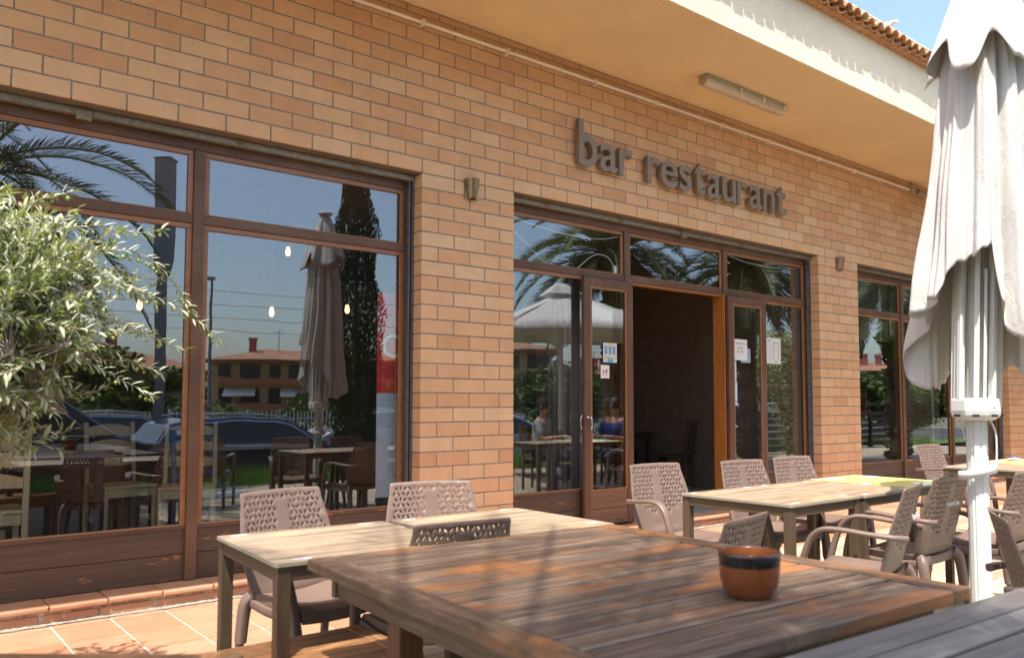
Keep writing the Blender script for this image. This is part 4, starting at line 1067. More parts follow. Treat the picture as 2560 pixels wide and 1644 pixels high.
# ------------------------------------------------------------------ palms (behind the camera, seen in the glass)
M_PALM = leafmat('palm_leaflet', (.045, .075, .012), (.10, .135, .03), (.08, .10, .03), .25, .5)
M_PTRUNK = simple('palm_trunk', (.16, .115, .075), .95, var=.4, vs=7, bs=.8, bdist=.03)
M_DATES = simple('palm_fruit', (.55, .27, .05), .6, var=.3, vs=20)
def palm_parts(seed, nf=40, L=2.9, H=4.2, lw_=.0085):
    q = random.Random(seed); f = MB(); r_ = MB(); d = MB(); t = MB()
    for i in range(nf):
        a = i*2.39996+q.uniform(-.2, .2); g_ = i/nf; el = Rd(75-120*g_)+q.uniform(-.12, .12); Lf = L*q.uniform(.85, 1.1)
        p = Vector((.12*cos(a), .12*sin(a), H-.1+.25*(1-g_))); dr = Vector((cos(a)*cos(el), sin(a)*cos(el), sin(el))); pts = []; n = 22
        for k in range(n+1):
            pts.append(p.copy()); p = p+dr*(Lf/n); dr = (dr+Vector((0, 0, -.062-.02*k/n))).normalized()
        r_.tube(pts, [.022*(1-.85*k/n)+.003 for k in range(n+1)], 5, c=.5)
        for k in range(2, n*5):
            s = k/5; i0 = min(int(s), n-1); P = pts[i0].lerp(pts[i0+1], s-i0) if i0 < n else pts[-1]; tt = (pts[min(i0+1, n)]-pts[i0]).normalized()
            sd = tt.cross(Vector((0, 0, 1))); sd = sd.normalized() if sd.length > .05 else Vector((1, 0, 0)); un = sd.cross(tt)
            ll = .42*math.sin(pi*min(1, (s/n)*.86+.12))**.7*(1.0 if s/n < .8 else .75)
            for sg_ in (-1, 1):
                dd = (tt*.75+sd*sg_*.75+un*q.uniform(.05, .45)).normalized(); e = P+dd*ll*q.uniform(.8, 1.1)+Vector((0, 0, -.05*ll)); wv = tt*lw_
                mid = P+dd*ll*.5+un*.01
                f.add([P-wv*.6, P+wv*.6, mid+wv, e, mid-wv], [(0, 1, 2, 4), (4, 2, 3)], 0, q.random())
    pr = [(.30, 0)]
    z = .0; k = 0
    while z < H-.15:
        pr.append((.20+(.05 if k % 2 else 0)+.03*q.random(), z+.08)); z += .085; k += 1
    pr += [(.33, H-.35), (.25, H-.05), (.08, H+.1)]
    t.lathe(pr, 14)
    for i in range(160):
        zz = q.uniform(.2, H-.2); a = q.uniform(0, 2*pi); R_ = .24; M = Matrix.Translation((R_*cos(a), R_*sin(a), zz)) @ Matrix.Rotation(a, 4, 'Z') @ Matrix.Rotation(Rd(35), 4, 'Y'); t.box(-.02, .03, -.05, .05, -.02, .10, 0, M=M)
    for i in range(5):
        a = q.uniform(0, 2*pi)
        for j in range(60):
            p = Vector((.35*cos(a), .35*sin(a), H-.15)); e = p+Vector((q.gauss(.25*cos(a), .09), q.gauss(.25*sin(a), .09), -q.uniform(.15, .55))); d.tube([p, e], .003, 3, caps=False); M = Matrix.Translation(e); d.lathe([(0, -.016), (.011, 0), (0, .016)], 5, M=M)
    return f, r_, d, t
def make_palm(label, loc, seed, H, L, nf, rz=0):
    o = empty('palm_tree', label, 'palm', loc, rz, 'palm trees around the terrace')
    f, r_, d, t = palm_parts(seed, nf, L, H, .0075 if seed == 11 else .0125)
    f.build('fronds', M_PALM, o); r_.build('frond_stems', simple('frond_stem', (.22, .24, .08), .6), o); d.build('fruit_cluster', M_DATES, o); t.build('trunk', M_PTRUNK, o); return o
pA = make_palm('palm whose long fronds are mirrored at the top left of the big left window', (-2.35, -7.6, -.05), 5, 4.35, 3.1, 44)
pB = make_palm('palm mirrored in the glass above the left door leaf', (8.55, -6.25, -.05), 8, 4.35, 2.3, 60)
pC = copy_tree(pB); pC.location = (11.64, -5.18, -.2); pC.rotation_euler = (0, 0, 1.9); pC['label'] = 'palm with a thick dark trunk mirrored in the right door leaf'
pE = make_palm('palm behind the camera whose fronds dapple the brown slatted table', (-4.35, -6.25, -.05), 11, 4.5, 3.35, 92)
pD = copy_tree(pB); pD.location = (14.9, -3.4, -.2); pD.rotation_euler = (0, 0, 4.1); pD['label'] = 'palm mirrored in the right window beside the white parasol'

def crown(q, m, c, r, n, L=.10, W=.05, shell=.35, lumps=None):
    """leaf quads scattered through lumpy ellipsoids"""
    lumps = lumps or [(Vector((q.gauss(0, .45), q.gauss(0, .45), q.gauss(0, .45))), q.uniform(.35, .6)) for _ in range(14)]
    for i in range(n):
        lc, lr = q.choice(lumps); d = Vector((q.gauss(0, 1), q.gauss(0, 1), q.gauss(0, 1))).normalized()*lr*(q.random()**shell)
        p = lc+d; p = Vector((c[0]+p.x*r[0], c[1]+p.y*r[1], c[2]+p.z*r[2]))
        a = Vector((q.gauss(0, 1), q.gauss(0, 1), q.gauss(0, .6))).normalized(); b = a.cross(Vector((q.gauss(0, 1), q.gauss(0, 1), q.gauss(0, 1)))).normalized()
        s = q.uniform(.6, 1.3); m.add([p-a*L*s-b*W*s*.2, p+b*W*s, p+a*L*s, p-b*W*s], [(0, 1, 2, 3)], 0, q.random())
M_CYP = leafmat('cypress_leaf', (.018, .032, .010), (.05, .075, .02), (.03, .045, .015), .12, .7)
M_BUSH = leafmat('bush_leaf', (.035, .07, .015), (.09, .15, .035), (.07, .10, .03), .25, .6)
q = random.Random(31)
cy = empty('cypress_tree', 'tall dark cypress mirrored in the big left window behind the closed parasol', 'cypress', (7.9, -16.1, -.6), group=None)
m = MB()
for i in range(34000):
    t = q.random(); z = .3+9.3*t; R = .80*math.sin(pi*min(1, t*.80+.16))**.6*(1-.25*t)+.05*sin(z*3); a = q.uniform(0, 2*pi); R *= (1+.16*sin(3*a+z*1.7)+.10*sin(7*a+z*4)); rr_ = R*q.random()**.3
    p = Vector((rr_*cos(a)-.04*z*.4, rr_*sin(a), z)); up = Vector((cos(a)*.3, sin(a)*.3, 1)).normalized(); b = up.cross(Vector((q.gauss(0, 1), q.gauss(0, 1), 0))).normalized(); s = q.uniform(.06, .14)
    m.add([p-b*.02, p+b*.02, p+up*s], [(0, 1, 2)], 0, q.random())
m.build('crown', M_CYP, cy); m = MB(); m.tube([(0, 0, 0), (-.05, 0, 4), (-.12, 0, 7.5)], [.16, .09, .02], 8); m.build('trunk', M_PTRUNK, cy)
def tree(name, label, cat, loc, H, R, n, mat=None, seed=1, group=None, L=.14, W=.07, th=.09):
    q = random.Random(seed); o = empty(name, label, cat, loc, group=group); m = MB(); ch = H*.62
    crown(q, m, (0, 0, H-ch/2), (R, R, ch*.62), n, L, W); m.build('crown', mat or M_BUSH, o)
    t = MB(); t.tube(smoothpath([(0, 0, 0), (.05, .02, H*.25), (-.04, .03, H*.5)], 4), [th*(1-.06*i) for i in range(9)], 8)
    for i in range(6):
        a = q.uniform(0, 2*pi); t.tube([(0, 0, H*.35), (R*.3*cos(a), R*.3*sin(a), H*.6), (R*.55*cos(a), R*.55*sin(a), H*.78)], [th*.5, th*.3, th*.12], 6)
    t.build('trunk', M_PTRUNK, o); return o
GT = 'garden trees mirrored in the glass'
tree('broadleaf_tree', 'round green tree mirrored in the left door leaf below the no-dogs notice', 'tree', (16.5, -17.2, -.62), 3.2, 2.0, 7000, seed=3, group=GT)
tree('broadleaf_tree', 'bushy tree mirrored in the big left window in front of the terracotta balconies', 'tree', (15.5, -33, -.62), 3.4, 2.6, 5000, seed=4, group=GT, L=.2, W=.1)
tree('broadleaf_tree', 'leafy tree mirrored left of the cypress foot', 'tree', (4.0, -30, -.62), 3.0, 2.4, 4500, seed=5, group=GT, L=.2, W=.1)
tree('broadleaf_tree', 'green tree mirrored at the left of the door side light', 'tree', (12.2, -17.5, -.62), 2.5, 1.9, 5000, seed=6, group=GT)
tree('broadleaf_tree', 'tree mirrored in the right side light behind the pier', 'tree', (27, -19, -.62), 3.4, 2.6, 5000, seed=7, group=GT, L=.2, W=.1)
tree('broadleaf_tree', 'wide tree mirrored in the far right window', 'tree', (31, -12, -.62), 3.6, 3.2, 6000, seed=8, group=GT, L=.2, W=.1)
tree('olive_tree', 'small olive tree mirrored beside the right pier in the right window', 'olive tree', (9.9, -3.0, -.03), 2.5, .62, 6500, mat=M_OLEAF, seed=9, L=.05, W=.013, th=.05)
tree('broadleaf_tree', 'dark tree mirrored behind the van at the far left', 'tree', (-2.5, -24, -.62), 4.3, 2.4, 6000, seed=10, group=GT, L=.2, W=.1)
hd = MB(); q = random.Random(14)
for i in range(16000):
    x = q.uniform(-6, 60); y = -23.4+q.gauss(0, .35); z = -.6+1.7*q.random()**.7+.15*sin(x*1.3)+.1*sin(x*3.1); a = Vector((q.gauss(0, 1), q.gauss(0, 1), q.gauss(0, 1))).normalized(); b = a.cross(Vector((q.gauss(0, 1), q.gauss(0, 1), 1))).normalized(); s = q.uniform(.06, .16)
    hd.add([Vector((x, y, z))-a*s, Vector((x, y, z))+b*s*.6, Vector((x, y, z))+a*s, Vector((x, y, z))-b*s*.6], [(0, 1, 2, 3)], 0, q.random())
tag(hd.build('hedge', M_BUSH), 'long leafy hedge behind the white railings across the car park', 'hedge')
fh = MB(); q = random.Random(15)
for i in range(9000):
    x = q.uniform(-150, 420); y = -210+q.gauss(0, 8)-.15*x*0; h_ = 4+5*abs(sin(x*.031))+3*abs(sin(x*.083+1)); z = -2+h_*q.random()**.6+2; a = Vector((q.gauss(0, 1), q.gauss(0, 1), q.gauss(0, 1))).normalized(); b = a.cross(Vector((q.gauss(0, 1), q.gauss(0, 1), 1))).normalized(); s = q.uniform(.7, 1.7)
    fh.add([Vector((x, y, z))-a*s, Vector((x, y, z))+b*s*.7, Vector((x, y, z))+a*s, Vector((x, y, z))-b*s*.7], [(0, 1, 2, 3)], 0, q.random())
tag(fh.build('distant_wood', M_BUSH), 'dark band of distant pine wood along the horizon', 'wood', kind='stuff')
# ------------------------------------------------------------------ houses across the road (seen mirrored)
M_W1 = simple('ochre_render', (.52, .37, .19), .9, var=.08, vs=.4); M_W2 = simple('cream_render', (.62, .55, .42), .9, var=.08, vs=.4); M_W3 = simple('terracotta_brick_band', (.40, .16, .085), .9, var=.12, vs=.6)
M_WG = simple('grey_brown_render', (.30, .25, .20), .9, var=.1, vs=.4)
M_RF = simple('far_roof_tile', (.33, .16, .09), .9, var=.2, vs=.8); M_WD = simple('dark_window', (.03, .035, .04), .15); M_AWN = simple('white_awning', (.72, .70, .64), .8); M_CH = simple('chimney_brick', (.42, .14, .10), .9)
def house(label, loc, rz, W, D, H, floors, wall, band=None, awn=(), chim=3, roof=True, cols=6, seed=1):
    o = empty('apartment_building', label, 'building', loc, Rd(rz), 'apartment blocks mirrored in the windows'); q = random.Random(seed)
    m = MB(); m.box(-W/2, W/2, 0, D, 0, H); m.build('wall', wall, o); fh_ = H/floors
    if band:
        m = MB()
        for k in range(floors): m.box(-W/2+1, W/2-1, -1.5, -.02, k*fh_-.15+.02, k*fh_+.95)
        m.build('balcony', band, o)
    for k in range(floors):
        for c in range(cols):
            x = -W/2+W*(c+.5)/cols; w_ = MB(); ww = .7 if c % 2 else 1.3
            w_.box(x-ww, x+ww, -.06, .1, k*fh_+.9, k*fh_+fh_-.55); w_.build('window', M_WD, o)
    for (k, x0, x1) in awn:
        a = MB(); z = (k+1)*fh_-.5; a.prism([(0, z), (0, z-.08), (-1.9, z-1.15), (-1.9, z-1.07)], 0, x1-x0, M=Matrix.Translation((x0, 0, 0)) @ Matrix(((0, 1, 0, 0), (1, 0, 0, 0), (0, 0, 1, 0), (0, 0, 0, 1)))); a.build('awning', M_AWN, o, fixn=True)
    if roof:
        m = MB(); e = 1.0; rh = 1.7; rx = W/2-D/2 if W > D else .5
        v = [(-W/2-e, -e-1, H), (W/2+e, -e-1, H), (W/2+e, D+e, H), (-W/2-e, D+e, H), (-rx, D/2, H+rh), (rx, D/2, H+rh)]
        v += [(x, y, z-.25) for x, y, z in v[:4]]
        m.add(v, [(0, 1, 5, 4), (1, 2, 5), (2, 3, 4, 5), (3, 0, 4), (6, 7, 1, 0), (7, 8, 2, 1), (8, 9, 3, 2), (9, 6, 0, 3), (9, 8, 7, 6)]); rf_ = m.build('roof', M_RF, o)
        for i in range(chim):
            x = q.uniform(-W*.35, W*.35); c = MB(); c.box(x-.5, x+.5, D*.3, D*.3+.9, H+.6, H+3.0); c.box(x-.62, x+.62, D*.3-.12, D*.3+1.02, H+3.0, H+3.25); c.build('chimney', M_CH, rf_)
        an = MB(); x = W*.18; an.tube([(x, D*.4, H+1), (x, D*.4, H+4.6)], .05, 5); an.tube([(x-.7, D*.4, H+4.2), (x+.7, D*.4, H+4.2)], .04, 5); an.build('aerial', M_TRACK, rf_)
    return o
house('long ochre block with terracotta balconies and white awnings mirrored in the big left window', (43.5, -99, -3.0), 206, 25, 12, 10.2, 3, M_W1, M_W3, awn=[(1, -11, -7), (0, -11.5, -6.5), (1, -1, 4), (0, 0, 4.5), (1, 7, 11)], chim=1, cols=8, seed=2)
house('low grey building mirrored at the left edge of the big left window', (9, -68, -1.5), 187, 20, 9, 5.6, 2, M_WG, chim=1, cols=5, seed=3)
house('brown apartment block mirrored at the left of the door side light', (51, -67, -1.5), 216, 12, 12, 8.8, 3, M_W1, chim=2, cols=4, seed=4)
house('house with orange roof and red chimneys mirrored in the left door leaf', (81, -80, -2.0), 224, 15, 12, 7.0, 2, M_W2, chim=4, cols=4, seed=5)
house('cream block with white balconies and red roof mirrored in the right door leaf', (90, -59, -2.0), 236, 17, 14, 8.0, 3, M_W2, M_AWN, chim=4, cols=5, seed=6)
house('grey block with tiled roof mirrored in the far right window', (134, -66, -2.0), 244, 34, 14, 9.0, 3, M_WG, chim=5, cols=7, seed=7)

# ------------------------------------------------------------------ railings, lamp posts, wires
M_WF = simple('white_railing_paint', (.68, .68, .64), .5, var=.05)
fn = empty('railing', 'long white metal railing across the car park mirrored behind the cars', 'fence', (0, -22.4, -.61))
m = MB()
for i in range(420): x = -8+i*.14; m.box(x-.012, x+.012, -.012, .012, .10, 1.62)
m.build('bars', M_WF, fn)
for z in (.22, 1.32): 
    m = MB(); m.box(-8, 51, -.02, .02, z, z+.05); m.build('rail', M_WF, fn)
for i in range(24):
    m = MB(); x = -8+i*2.5; m.box(x-.03, x+.03, -.03, .03, -.05, 1.66); m.build('post', M_WF, fn)
df = empty('slat_fence', 'dark brown horizontal slat fence at the terrace edge mirrored in the right door leaf', 'fence', (14.2, -6.45, -.03))
for i in range(6):
    m = MB(); m.box(-4.8, 7, -.012, .012, .08+i*.17, .20+i*.17); m.build('slat', M_DARKWOOD, df)
for i in range(7):
    m = MB(); x = -4.75+i*1.95; m.box(x-.04, x+.04, .0125, .09, 0, 1.12); m.build('post', M_DARKWOOD, df)
M_LP = simple('lamp_column_grey', (.22, .23, .24), .5, .3)
ls = empty('street_lamp', 'slim grey street lamp with flat head mirrored left of the parasol', 'street lamp', (9.87, -35.3, -.6))
m = MB(); m.tube([(0, 0, 0), (0, 0, 7.9)], [.11, .065], 8); m.build('column', M_LP, ls)
m = MB(); m.sweep([(.18, .03, 7.95), (-.40, -.1, 7.92), (-.85, -.18, 7.86)], [.16, .36, .24], [.16, .24, .10], side=(0, 1, 0)); m.build('lamp_head', simple('lamp_head_grey', (.42, .42, .40), .4), ls)
tt = empty('lamp_column', 'tall grey square light column mirrored between the palm fronds', 'light column', (1.22, -11.28, -.45), Rd(40))
m = MB(); m.box(-.075, .075, -.075, .075, 0, 4.25); m.build('column', M_LP, tt)
m = MB(); m.box(-.15, .15, -.15, .15, 4.50, 6.5); m.prism([(-.15, 4.5), (-.09, 4.2), (.09, 4.2), (.15, 4.5)], -.149, .149); m.box(-.17, .17, -.17, .17, 6.5, 6.54); m.build('lamp_box', simple('lamp_box_grey', (.26, .265, .27), .5), tt, bevel=.01)
wi = MB()
for k in range(4):
    pts = []
    for i in range(25):
        f = i/24; pts.append((-25+110*f, -46+6*f, 6.1+k*.75-1.4*(1-(2*f-1)**2)*.5+0.6*f))
    wi.tube(pts, .028, 4)
tag(wi.build('overhead_cables', M_AWN), 'four overhead cables mirrored across the sky in the left window', 'cables')
for i, x in enumerate((-25.3, 85.3)):
    p = MB(); p.tube([(0, 0, 0), (0, 0, 10.5)], [.18, .12], 8); p.box(-.1, .1, -.1, .1, 6.3, 10.2)
    po_ = p.build('utility_pole', M_LP); po_.location = (x, -46+6*i, -.6); tag(po_, ['utility pole at the left end of the overhead cables', 'utility pole at the right end of the overhead cables'][i], 'pole')

# ------------------------------------------------------------------ cars
def carpaint(name, c, metallic=.4):
    m, nt, b, o = newmat(name); b.inputs['Base Color'].default_value = (*c, 1); b.inputs['Metallic'].default_value = metallic; b.inputs['Roughness'].default_value = .35; b.inputs['Coat Weight'].default_value = 1; b.inputs['Coat Roughness'].default_value = .05; return m
M_CG = simple('car_glass', (.05, .065, .075), .06, var=.02); M_TY = simple('tyre_rubber', (.02, .02, .02), .8); M_RIM = simple('alloy_rim', (.45, .45, .46), .3, .8); M_CHR = simple('roof_rail_chrome', (.65, .66, .68), .2, .9)
M_HL = simple('headlight_glass', (.6, .62, .65), .1); M_TL = simple('taillight_red', (.4, .02, .015), .2)
def car(label, loc, rz, paint, kind='suv'):
    """front toward -X"""
    o = empty('parked_car', label, 'car', loc, Rd(rz), 'cars parked beyond the lawn')
    if kind == 'suv': L, Wd, H = 4.55, .92, 1.62; low = [(-2.25, .35), (-2.28, .62), (-2.2, .84), (-1.95, .95), (-1.05, 1.06), (1.95, 1.12), (2.2, 1.02), (2.26, .62), (2.22, .35)]; cab = [(-1.15, 1.05), (-.42, 1.50), (-.1, 1.58), (.7, 1.62), (1.5, 1.58), (1.85, 1.48), (2.12, 1.11)]; win = [(-.92, 1.08), (-.36, 1.44), (.0, 1.52), (.75, 1.54), (1.45, 1.50), (1.72, 1.36), (1.62, 1.20), (1.2, 1.12)]
    else: L, Wd, H = 4.9, .98, 2.0; low = [(-2.4, .35), (-2.45, .7), (-2.38, .95), (-2.15, 1.06), (-1.6, 1.22), (2.3, 1.22), (2.42, 1.1), (2.45, .35)]; cab = [(-1.72, 1.20), (-.72, 1.86), (-.4, 1.96), (.4, 2.0), (2.1, 1.98), (2.3, 1.85), (2.38, 1.20)]; win = [(-1.35, 1.20), (-.62, 1.74), (.35, 1.80), (.35, 1.20)]
    def loft(poly, w0, w1, z0, z1, mt, name, parent=o, bevel=.05):
        m = MB(); n = len(poly); vs = []
        for s in (-1, 1):
            for x, z in poly:
                f = (z-z0)/(z1-z0); w_ = w0+(w1-w0)*f; vs.append((x, s*w_, z))
        fs = [tuple(range(n))[::-1], tuple(range(n, 2*n))]+[(i, (i+1) % n, n+(i+1) % n, n+i) for i in range(n)]
        m.add(vs, fs); ob = m.build(name, mt, parent, bevel=bevel, fixn=True); return ob
    zc = cab[0][1]
    loft(low, Wd, Wd*.97, .35, 1.1, paint, 'body'); loft(cab, Wd*.95, Wd*.74, zc, H, paint, 'cabin')
    def side(poly, name, mt, off):
        for s in (-1, 1):
            m = MB(); vs = []
            for k in (0, 1):
                for x, z in poly:
                    f = (z-zc)/(H-zc); w_ = (Wd*.95+(Wd*.74-Wd*.95)*f)+(off if k else -.02); vs.append((x, s*w_, z))
            n = len(poly); m.add(vs, [tuple(range(n)), tuple(range(n, 2*n))[::-1]]+[(i, (i+1) % n, n+(i+1) % n, n+i) for i in range(n)]); m.build(name, mt, o, fixn=True)
    cx = sum(p[0] for p in win)/len(win); cz = sum(p[1] for p in win)/len(win)
    side([(cx+(x-cx)*1.045, cz+(z-cz)*1.13) for x, z in win], 'window_trim', M_CHR, .006); side(win, 'side_window', M_CG, .012)
    # windscreen and rear window
    a, b = cab[0], cab[1]
    for (p, r_, nm) in ((cab[0], cab[1], 'windscreen'), (cab[-2], cab[-1], 'rear_window')):
        m = MB(); vs = []; d = Vector((r_[0]-p[0], 0, r_[1]-p[1])); nn = Vector((-d.z, 0, d.x)).normalized()*.012
        for t_ in (.10, .92):
            x, z = p[0]+d.x*t_, p[1]+d.z*t_; f = (z-zc)/(H-zc); w_ = (Wd*.95+(Wd*.74-Wd*.95)*f)*.90
            for s in (-1, 1): vs.append((x+nn.x, s*w_, z+nn.z))
        vs += [(x-nn.x*3, y, z-nn.z*3) for x, y, z in vs]
        m.add(vs, [(0, 1, 3, 2), (4, 6, 7, 5), (0, 2, 6, 4), (1, 5, 7, 3), (0, 4, 5, 1), (2, 3, 7, 6)]); m.build(nm, M_CG, o, fixn=True)
    for sx in (-1.38, 1.36):
        for s in (-1, 1):
            M = Matrix.Translation((sx, s*(Wd-.09), .34)) @ Matrix.Rotation(Rd(90)*s, 4, 'X')
            w_ = MB(); w_.lathe([(.22, -.10), (.34, -.10), (.345, 0), (.34, .10), (.24, .10)], 24, M=M); wo_ = w_.build('wheel', M_TY, o)
            r_ = MB(); r_.lathe([(0, .07), (.05, .075), (.225, .085), (.235, .10), (.245, .10)], 10, M=M, smooth=False); r_.build('rim', M_RIM, wo_)
    if kind == 'suv':
        for s in (-1, 1):
            m = MB(); m.tube(smoothpath([(-.45, s*.70, 1.53), (.0, s*.70, 1.63), (.9, s*.69, 1.675), (1.55, s*.68, 1.62)], 5), .018, 6); m.build('roof_rail', M_CHR, o)
    x0 = low[1][0]
    for s in (-1, 1):
        m = MB(); m.box(x0-.01, x0+.30, s*(Wd-.30)-.16, s*(Wd-.30)+.17, .70, .85); m.build('headlight', M_HL, o, bevel=.03)
        m = MB(); m.box(low[-2][0]-.05, low[-2][0]+.02, s*(Wd-.16)-.10, s*(Wd-.16)+.10, .78, 1.0); m.build('taillight', M_TL, o, bevel=.02)
        m = MB(); m.box(-.85, -.70, s*(Wd+.02)-.0, s*(Wd+.02)+s*.17, 1.05, 1.17) if s > 0 else m.box(-.85, -.70, -(Wd+.19), -(Wd+.02), 1.05, 1.17); m.build('wing_mirror', paint, o, bevel=.03)
    return o
M_NAVY = carpaint('navy_paint', (.02, .03, .075)); M_SILV = carpaint('silver_paint', (.45, .46, .47), .6); M_BLK = carpaint('black_paint', (.012, .012, .015)); M_WCAR = carpaint('white_paint', (.7, .7, .7), 0); M_BLU = carpaint('dark_van_paint', (.03, .04, .055)); M_TAUP = carpaint('taupe_paint', (.20, .17, .13))
# the glass mirrors the scene, so the cars face +X here
car('navy estate car with chrome roof rail mirrored in the middle of the big left window', (2.75, -10.3, -.61), 180-3, M_NAVY)
car('dark van with a sloping bonnet mirrored at the left of the big left window', (-1.6, -10.6, -.61), 180-3, M_BLU, 'van').scale = (1, 1, 1.1)
car('silver car mirrored behind the navy car', (.6, -16.5, -.61), 0, M_TAUP)
car('white car mirrored at the left of the door side light', (9.6, -11.6, -.61), 178, M_WCAR)
car('pale blue-grey car half hidden by the red banner in the left window', (10.9-.6, -19.5, -.61), 2, M_SILV)
car('silver van mirrored through the blinds of the right window', (21.5, -13.0, -.61), 150, M_SILV, 'van')

# ------------------------------------------------------------------ open parasol (mirrored over the door side light)
op = empty('parasol', 'open off-white parasol mirrored in the side light left of the doors', 'parasol', (5.9, -4.75, 0), Rd(20))
m = MB(); n = 4; S2 = 1.55; vs = [(0, 0, 3.18)]; NP = 40
ringv = []
for k in range(NP):
    a = 2*pi*k/NP+pi/4; mx = max(abs(cos(a)), abs(sin(a))); r_ = S2/mx; ringv.append((a, r_))
for t_ in (.18, .45, .75, 1.0):
    for a, r_ in ringv: sag = -.06*sin(pi*t_)*(1 if True else 0)*(1-abs(cos(2*a))); vs.append((r_*cos(a)*t_, r_*sin(a)*t_, 3.14-.78*t_**1.08+sag*.6+.04*abs(cos(2*a))*t_))
fs = [(0, 1+k, 1+(k+1) % NP) for k in range(NP)]+[(1+i*NP+k, 1+(i+1)*NP+k, 1+(i+1)*NP+(k+1) % NP, 1+i*NP+(k+1) % NP) for i in range(3) for k in range(NP)]
m.add(vs, fs, 0, None, True); c_ = m.build('canopy', M_CLOTH, op); s = c_.modifiers.new('s', 'SOLIDIFY'); s.thickness = .003
m = MB(); m.lathe([(.42, 3.10), (.25, 3.22), (.08, 3.30), (.0, 3.31)], 4, a0=pi/4, smooth=False); m.build('vent_cap', M_CLOTH, op)
m = MB(); m.tube([(0, 0, 0), (0, 0, 3.2)], .045, 12); m.build('pole', M_WMETAL, op)
m = MB(); m.box(-.28, .28, -.28, .28, .001, .05); m.build('base_plate', M_LP, op)
for k in range(8):
    a = pi*k/4+pi/4; r_ = S2/max(abs(cos(a)), abs(sin(a))); m = MB(); m.tube([(.05*cos(a), .05*sin(a), 3.10), (r_*cos(a)*.97, r_*sin(a)*.97, 2.40)], .012, 6); m.tube([(.05*cos(a), .05*sin(a), 2.2), (r_*cos(a)*.5, r_*sin(a)*.5, 2.73)], .011, 6); m.build('rib', M_WMETAL, op)

# ------------------------------------------------------------------ people at the far table (mirrored in the side light)
M_SKIN = simple('skin', (.50, .28, .19), .5, var=.06, spec=.4); M_HAIR = simple('dark_hair', (.03, .02, .015), .6, var=.2, vs=60)
M_SHIRT = simple('grey_shirt_cloth', (.38, .39, .40), .9); M_BLUE = simple('blue_cloth', (.03, .06, .20), .9); M_JEAN = simple('dark_trousers', (.05, .05, .07), .9); M_SHOE = simple('pale_shoe', (.5, .5, .48), .6)
def skinned(name, chains, mat, parent, sub=1):
    """chains: list of vertex paths [(pos, radius), ...]; a path may start at an existing vertex index"""
    vs, es, rs = [], [], []
    for start, path in chains:
        prev = start
        for p, r_ in path:
            vs.append(p); rs.append(r_); i = len(vs)-1
            if prev is not None: es.append((prev, i))
            prev = i
    me = bpy.data.meshes.new(name); me.from_pydata(vs, es, []); me.materials.append(mat); o = bpy.data.objects.new(name, me); COL.objects.link(o); o.parent = parent
    sk = o.modifiers.new('skin', 'SKIN'); sk.use_smooth_shade = True
    for i, v in enumerate(me.skin_vertices[0].data): v.radius = (rs[i], rs[i]*.95); v.use_root = (i == 0)
    s = o.modifiers.new('sub', 'SUBSURF'); s.levels = sub; s.render_levels = sub; bake(o)
    for p in o.data.polygons: p.use_smooth = True
    return o
